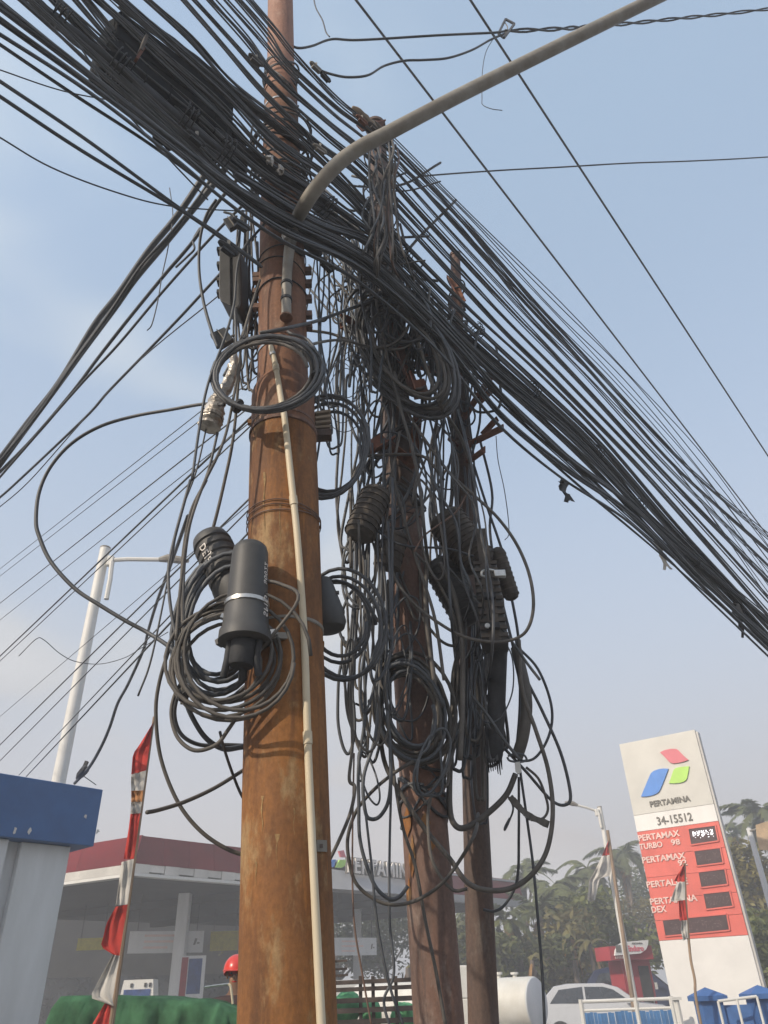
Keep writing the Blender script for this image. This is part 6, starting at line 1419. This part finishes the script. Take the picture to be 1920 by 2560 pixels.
# second dome closure behind, ribbed, tilted
a = PY(520, 1338, 2.55); b = PY(618, 1545, 2.5); ss = depth(PY(560, 1430, 2.5)) / F_PX / 2
t = thing('dome_closure', 'ribbed black closure with painted letters tilted behind the dome closure', 'splice closure', b)
prof = [(0, 20 * ss), (.01, 62 * ss), (.05, 90 * ss), (.10, 98 * ss)]
for i in range(6): f = .14 + i * .09; prof += [(f, 102 * ss), (f + .012, 94 * ss), (f + .03, 94 * ss), (f + .042, 103 * ss)]
prof += [(.72, 104 * ss), (.8, 92 * ss), (1, 84 * ss)]
lat(a, b, prof, 'ribbed_body', 'plastic', t)
wrap_text('DEJE', .042, a, b, .20, 102 * ss, rad(-22), t, 'letter_white', flip=-1)
MB().tube([b, b + (b - a) * .15], [84 * ss, 60 * ss], 20).build('neck', 'rubber', t, smooth=40)
# rear closure behind orange pole, right
a = PY(806, 1450, 2.72); b = PY(826, 1580, 2.72); ss = depth(a) / F_PX / 2
t = thing('dome_closure', 'dark rounded closure half hidden behind the right of the orange pole', 'splice closure', b)
lat(a, b, [(0, 40 * ss), (.1, 50 * ss), (.6, 78 * ss), (.85, 84 * ss), (.95, 72 * ss), (1, 40 * ss)], 'body', 'plastic', t)
for x, y in ((838, 1482), (852, 1530)): q = PY(x, y, 2.7); MB().bar(q - Vector((.02, 0, 0)), q + Vector((.016, 0, 0)), .012, .012).build('latch', 'plastic', t)
# box closure hanging left
Yb = 2.45; fr = [(549, 598), (565, 592), (600, 622), (603, 762), (592, 772), (552, 752), (547, 740)]
t = thing('box_closure', 'grey-black oblong box closure hanging left of the orange pole', 'splice closure', PY(590, 772, Yb))
MB().prism([PY(x, y, Yb) for x, y in fr], Vector((.02, .13, .01))).build('body', 'plastic', t, bevel=.012)
fr2 = [(549, 598), (565, 592), (575, 600), (577, 764), (552, 752), (547, 740)]
MB().prism([PY(x, y, Yb - .012) for x, y in fr2], Vector((0, .011, 0))).build('lid', 'plastic_grey', t, bevel=.004)
for y in (628, 665, 705, 735):
    q = PY(548, y, Yb); MB().obox(q - Vector((.012, .01, 0)), Vector((.014, 0, 0)), Vector((0, .04, 0)), up * .024).build('clip', 'plastic', t)
# long closure in the overhead bundle
a = PC(255, 95, CP - .15); b = PC(565, 325, CP - .15); ss = 1.0
t = thing('inline_closure', 'big dark oblong closure slung among the overhead cables at upper left', 'splice closure', b)
dv = (b - a); x_ = dv.normalized(); n_ = Vector((1, -1, 0)).normalized(); y_ = n_.cross(x_).normalized(); 
if y_.z > 0: y_ = -y_
H_ = .17
def obx(f0, f1, h0, h1, t0, t1): return MB().obox(a + dv * f0 + y_ * h0 + n_ * t0, dv * (f1 - f0), y_ * (h1 - h0), n_ * (t1 - t0))
obx(0, 1, -.13, .26, -.13, .10).build('body', 'closure_shaded', t, bevel=.05)
obx(.03, .97, -.135, .1, .07, .108).build('lid', 'closure_shaded', t, bevel=.015)
for i in range(5): obx(.10 + i * .18, .108 + i * .18, -.10, .265, -.10, .104).build('rib', 'closure_shaded', t)
for i in range(6): obx(.12 + i * .12, .14 + i * .12, .262, .29, -.05, .02).build('latch', 'closure_shaded', t)
MB().tube([b, b + dv * .1 + y_ * .15, b + dv * .15 + y_ * .3], [.06, .07, .03], 12).build('cable_gland', 'closure_shaded', t, smooth=40)
blob(MB(), PC(430, 300, CP - .2), .10, .10, .2, 3.3, .35).build('bottom_boot', 'closure_shaded', t, smooth=0)
q = PC(350, 130, CP + .25); MB().bar(q, PC(365, 92, CP + .25), .03, .012).build('hanger_plate', 'plastic_dust', t); MB().bar(PC(340, 150, CP + .25), PC(358, 122, CP + .25), .022, .012).build('hanger_plate', 'bracket', t)
# foil-wrapped splice
pts = [(586, 870), (583, 915), (570, 960), (545, 1000), (532, 1040), (523, 1068)]; rs_ = [7, 12, 15, 20, 26, 27]
P = [PY(x, y, 2.36) for x, y in pts]; sc = depth(P[2]) / F_PX; P2 = smooth(P, 6); R2 = []
for i in range(len(P) - 1): R2 += [(rs_[i] + (rs_[i + 1] - rs_[i]) * j / 6) * sc * (1 + .10 * math.sin((i * 6 + j) * 2.4)) for j in range(6)]
R2.append(rs_[-1] * sc)
t = thing('wrapped_splice', 'splice wrapped in wrinkled silver foil tape left of the orange pole', 'splice', P2[-1])
mb = MB().tube(P2, R2, 14)
for v in mb.v: v += Vector((.006, .006, .004)) * mnoise.noise(v * 60)
mb.build('foil_wrap', 'foil', t, smooth=20)
for i in (10, 18, 25): MB().tube([P2[i], P2[i] + (P2[i + 1] - P2[i]) * .35], R2[i] * 1.12, 14).build('tape_turn', 'foil', t)
# little splitters
for (x, y, Yy, lab, wd_) in ((552, 842, 2.4, 'small square splitter box on the cable left of the ring coil', 28), (576, 555, 2.5, 'small pale splitter tag above the box closure', 19)):
    c = [PY(x - wd_, y - 8, Yy), PY(x + wd_ * .3, y - wd_ * .9, Yy + .02), PY(x + wd_ * 1.1, y + 4, Yy + .02), PY(x - wd_ * .1, y + wd_ * .9, Yy)]
    t = thing('splitter_box', lab, 'splitter', c[3]); MB().prism(c, Vector((0, .03, .004))).build('case', 'plastic_grey', t, bevel=.003)
    MB().bar(c[0].lerp(c[1], .5) - Vector((0, .004, 0)), c[3].lerp(c[2], .5) - Vector((0, .004, 0)), .006, .004).build('label_strip', 'galv', t)
    for f in (.2, .8): q = c[1].lerp(c[2], f); MB().tube([q, q + Vector((.02, 0, .004))], .006, 6).build('port', 'plastic', t)
# finned closures on the dark poles
def finned(p, q, wpx, label, mat, nf_, Yoff=0, dome=True):
    ss = depth(p) / F_PX / 2; t = thing('finned_closure', label, 'splice closure', q); W_ = wpx * ss
    prof = [(0, W_ * .35), (.03, W_ * .7), (.08, W_ * .86)]
    prof += [(.12, W_ * .88), (.9, W_ * .88), (.97, W_ * .7), (1, W_ * .35)]
    lat(p, q, prof, 'body', mat, t, 24)
    dv = q - p
    for i in range(nf_):
        f = .13 + .76 * i / (nf_ - 1); c = p + dv * f; MB().tube([c, c + dv.normalized() * .007], [W_ * .94, W_ * .94], 22).build('fin', mat, t)
    return t
finned(PY(945, 1225, 3.1), PY(895, 1345, 3.08), 84, 'dusty finned closure on the left of the second pole', 'plastic_dust', 8)
finned(PY(990, 1330, 3.16), PY(965, 1425, 3.2), 74, 'smaller dusty closure below it against the second pole', 'plastic_dust', 5)
finned(PY(1105, 1285, 3.3), PY(1205, 1420, 3.35), 104, 'large dusty finned closure between the second and third pole', 'plastic_dust', 11)
finned(PY(1240, 1370, 3.4), PY(1282, 1500, 3.45), 44, 'dusty finned closure at the far right of the tangle', 'plastic_dust', 9)
finned(PY(1090, 1400, 3.45), PY(1180, 1560, 3.5), 92, 'dark shaded closure under the large finned one', 'plastic', 9)
# padlocked ribbed closure, a flat long case with cross ribs
c4 = [(1182, 1402), (1240, 1400), (1272, 1600), (1204, 1604)]
t = thing('ribbed_closure', 'upright black ribbed closure with silver padlock near the third pole', 'splice closure', PY(1240, 1600, 3.2))
P4 = [PY(x, y, 3.2) for x, y in c4]; MB().prism(P4, Vector((.02, .16, 0))).build('case', 'plastic', t, bevel=.01)
for i in range(11):
    f = .04 + i * .09; l = P4[0].lerp(P4[3], f); r_ = P4[1].lerp(P4[2], f)
    for fa, fb in ((0, .36), (.64, 1)): MB().bar(l.lerp(r_, fa) - Vector((0, .006, 0)), l.lerp(r_, fb) - Vector((0, .006, 0)), .012, .018).build('rib', 'plastic_dust', t)
MB().bar(P4[0].lerp(P4[1], .5) - Vector((0, .004, -.18)), P4[3].lerp(P4[2], .5) - Vector((0, .004, 0)), .010, .055, up=Vector((1, 0, 0))).build('hasp_bar', 'plastic_dust', t)
for y in (1490, 1565): q = PY(1222 if y < 1500 else 1232, y, 3.17); MB().bar(q - Vector((.03, 0, 0)), q + Vector((.03, 0, 0)), .03, .025).build('latch', 'rubber', t)
q = PY(1218, 1566, 3.165); MB().tube([q, q - Vector((0, .012, 0))], .012, 10).build('bolt_head', 'steel', t)
q = PY(1244, 1434, 3.14)
t = thing('padlock', 'small silver padlock hanging on the ribbed closure', 'padlock', q)
MB().obox(q + Vector((-.018, -.012, -.02)), Vector((.055, 0, 0)), Vector((0, .024, 0)), up * .036).build('body', 'steel', t, bevel=.004)
sh_ = [PY(x, y, 3.14) for x, y in ((1240, 1428), (1222, 1424), (1206, 1428), (1204, 1438), (1214, 1442))]
MB().tube(smooth(sh_, 5), .0055, 8).build('shackle', 'steel', t, smooth=40)
# dark long sleeve below the ribbed closure, and thick bunch wrap
a = PY(1246, 1610, 3.35); b = PY(1236, 1900, 3.45); ss = depth(a) / F_PX / 2
t = thing('cable_sleeve', 'long dark sleeve hanging below the padlocked closure with frayed end', 'sleeve', b)
lat(a, b, [(0, 50 * ss), (.1, 46 * ss), (.6, 44 * ss), (.95, 40 * ss), (1, 34 * ss)], 'tube', 'rubber', t, 16)
for i in range(7):
    q = b + Vector((-.03 + i * .01, 0, 0)); MB().tube([q + up * .02, q - up * random.uniform(.02, .07)], [.007, .002], 5).build('frayed_strip', 'rubber', t)
a = PY(1306, 1640, 3.5); b = PY(1290, 1890, 3.5)
t = thing('cable_sleeve', 'dusty flat sleeve of bunched cable leading to the pale tag', 'sleeve', b)
MB().tube(smooth([PY(1290, 1620, 3.5), PY(1316, 1740, 3.48), PY(1310, 1830, 3.48), PY(1292, 1895, 3.5)], 5), [24 * ss * 2 * .6] * 16, 10).build('wrap', 'cable_dust', t, smooth=40)
# pale tag
t = thing('paper_tag', 'pale paper tag where the loops are tied right of the third pole', 'tag', PY(1294, 1930, 3.4))
MB().prism([PY(x, y, 3.4) for x, y in ((1287, 1906), (1300, 1904), (1304, 1930), (1296, 1936), (1289, 1928))], Vector((0, .006, 0))).build('paper', 'white', t)
wrp = [PY(x, y, 3.42) for x, y in ((1270, 1890), (1290, 1884), (1310, 1888), (1316, 1900), (1300, 1905), (1275, 1902), (1268, 1893))]; MB().tube(smooth(wrp, 4), .005, 6).build('tie', 'cable', t)
# broken strap piece
t = thing('strap_piece', 'torn flat strap end dangling right of the third pole', 'strap', PY(1370, 2060, 3.45))
for pp_ in ([(1275, 1992), (1300, 2020), (1322, 2040), (1345, 2050), (1372, 2062)],):
    P = smooth([PY(x, y, 3.45) for x, y in pp_], 4)
    for i in range(len(P) - 1): MB().bar(P[i], P[i + 1], .012, .026 + .004 * math.sin(i)).build('strap_length', 'cable_dust', t)
MB().tube(smooth([PY(x, y, 3.46) for x, y in ((1315, 1918), (1345, 1945), (1362, 1985), (1370, 2020), (1362, 2042), (1345, 2050))], 4), .006, 6).build('strap_loop', 'cable_dust', t)
# rags and clamps on the cables
def rag(px, py, c, h, label, mat, seed):
    p = PC(px, py, c); rng = random.Random(seed); t = thing('rag', label, 'rag', p)
    for i in range(3):
        pts = [p + Vector((rng.uniform(-.02, .02), 0, 0)) + Vector((rng.gauss(0, .015), rng.gauss(0, .015), -h * k / 4)) for k in range(5)]
        mb = MB(); vs = []
        for k, q in enumerate(pts): w_ = .012 + .006 * rng.random(); vs += [q - Vector((w_, w_ * .5, 0)), q + Vector((w_, w_ * .5, 0))]
        mb.add(vs, [(k * 2, k * 2 + 1, k * 2 + 3, k * 2 + 2) for k in range(4)]); mb.build('strip', mat, t, fix=False)
    dv = E1; MB().tube([p - dv * .02, p + dv * .02], [.012, .010], 8).build('knot', mat, t, smooth=0)
rag(1649, 1352, CP, .25, 'pale strips of rag tied to the bundle at right', 'flag_white', 1); rag(1838, 1510, CP, .30, 'grey rag tied round the bundle near the right edge', 'cable_dust', 2); rag(1408, 1204, CP, .16, 'wisp of dry twig hanging under the bundle', 'cable_grey', 3)
for px, py, lab, mat in ((790, 168, 'pale clamp on the upper bundle just right of the orange pole', 'galv'), (812, 190, 'dark clamp on the upper bundle just right of the orange pole', 'rubber'), (905, 300, 'brown wrapped joint on the upper bundle', 'bracket'), (935, 318, 'grey wrapped joint beside the second pole top', 'plastic_dust'), (800, 372, 'grey clamp cluster on the thick bundle behind the pipe arm', 'galv'), (603, 560, 'small grey clamp at the left flank of the orange pole', 'cable_grey'),
                        (490, 345, 'dark clamp below the slung closure', 'rubber'), (570, 620, 'black inline joint leading into the orange pole', 'rubber'), (640, 150, 'grey clamp on the upper bundle left of the orange pole', 'cable_dust'), (815, 660, 'dark bag-like clamp right of the orange pole', 'rubber')):
    p = PC(px, py, CP + .06); t = thing('cable_clamp', lab, 'clamp', p)
    dv = (E1 + up * random.uniform(-.3, .2)).normalized(); MB().tube([p - dv * .05, p - dv * .035, p + dv * .035, p + dv * .05], [.008, .016, .016, .008], 8).build('body', mat, t, smooth=30)
    MB().bar(p + up * .02, p + up * .05, .014, .011).build('bolt', 'galv', t); MB().bar(p - dv * .03 - up * .026, p + dv * .03 - up * .026, .022, .016).build('jaw', mat, t)
# folded brown board between pole and coil
t = thing('splitter_box', 'brown ribbed terminal block clamped to the right of the orange pole', 'terminal block', PY(800, 1085, 2.6))
for i in range(4):
    MB().bar(PY(786, 1040 + i * 12, 2.58), PY(824, 1034 + i * 13, 2.6), .05, .012).build('leaf_plate', 'brown_paper', t)
MB().obox(PY(788, 1088, 2.56), Vector((.07, 0, 0)), Vector((0, .05, 0)), up * .035).build('base_block', 'rust_grey', t)

for i, (x, y, lab) in enumerate(((676, 400, 'crumpled silver foil tape at the left of the pole crossing'), (700, 425, 'crumpled silver foil tape at the middle of the pole crossing'), (716, 588, 'strip of silver foil tape above the strapped pipe end'))):
    c = surf1(x, y, .16 if i < 2 else .05); mb = blob(MB(), c, .022, .02, .03, i * 2.7, .9, 10, 7); t = tag(mb.build('foil_scrap', 'foil', None), lab, 'foil tape')
# ================================================================ haze
hz = MB().obox(Vector((-420, -120, -1)), Vector((840, 0, 0)), Vector((0, 540, 0)), up * 13)
ho = hz.build('haze', 'dark'); ho.data.materials.clear()
mh = bpy.data.materials.new('haze'); mh.use_nodes = True; mh.node_tree.nodes.clear()
vo = mh.node_tree.nodes.new('ShaderNodeVolumePrincipled'); oo = mh.node_tree.nodes.new('ShaderNodeOutputMaterial')
vo.inputs['Color'].default_value = (0.93, 0.93, 0.95, 1); vo.inputs['Density'].default_value = 0.0065; vo.inputs['Anisotropy'].default_value = 0.2
mh.node_tree.links.new(vo.outputs[0], oo.inputs['Volume']); ho.data.materials.append(mh); ho['kind'] = 'stuff'
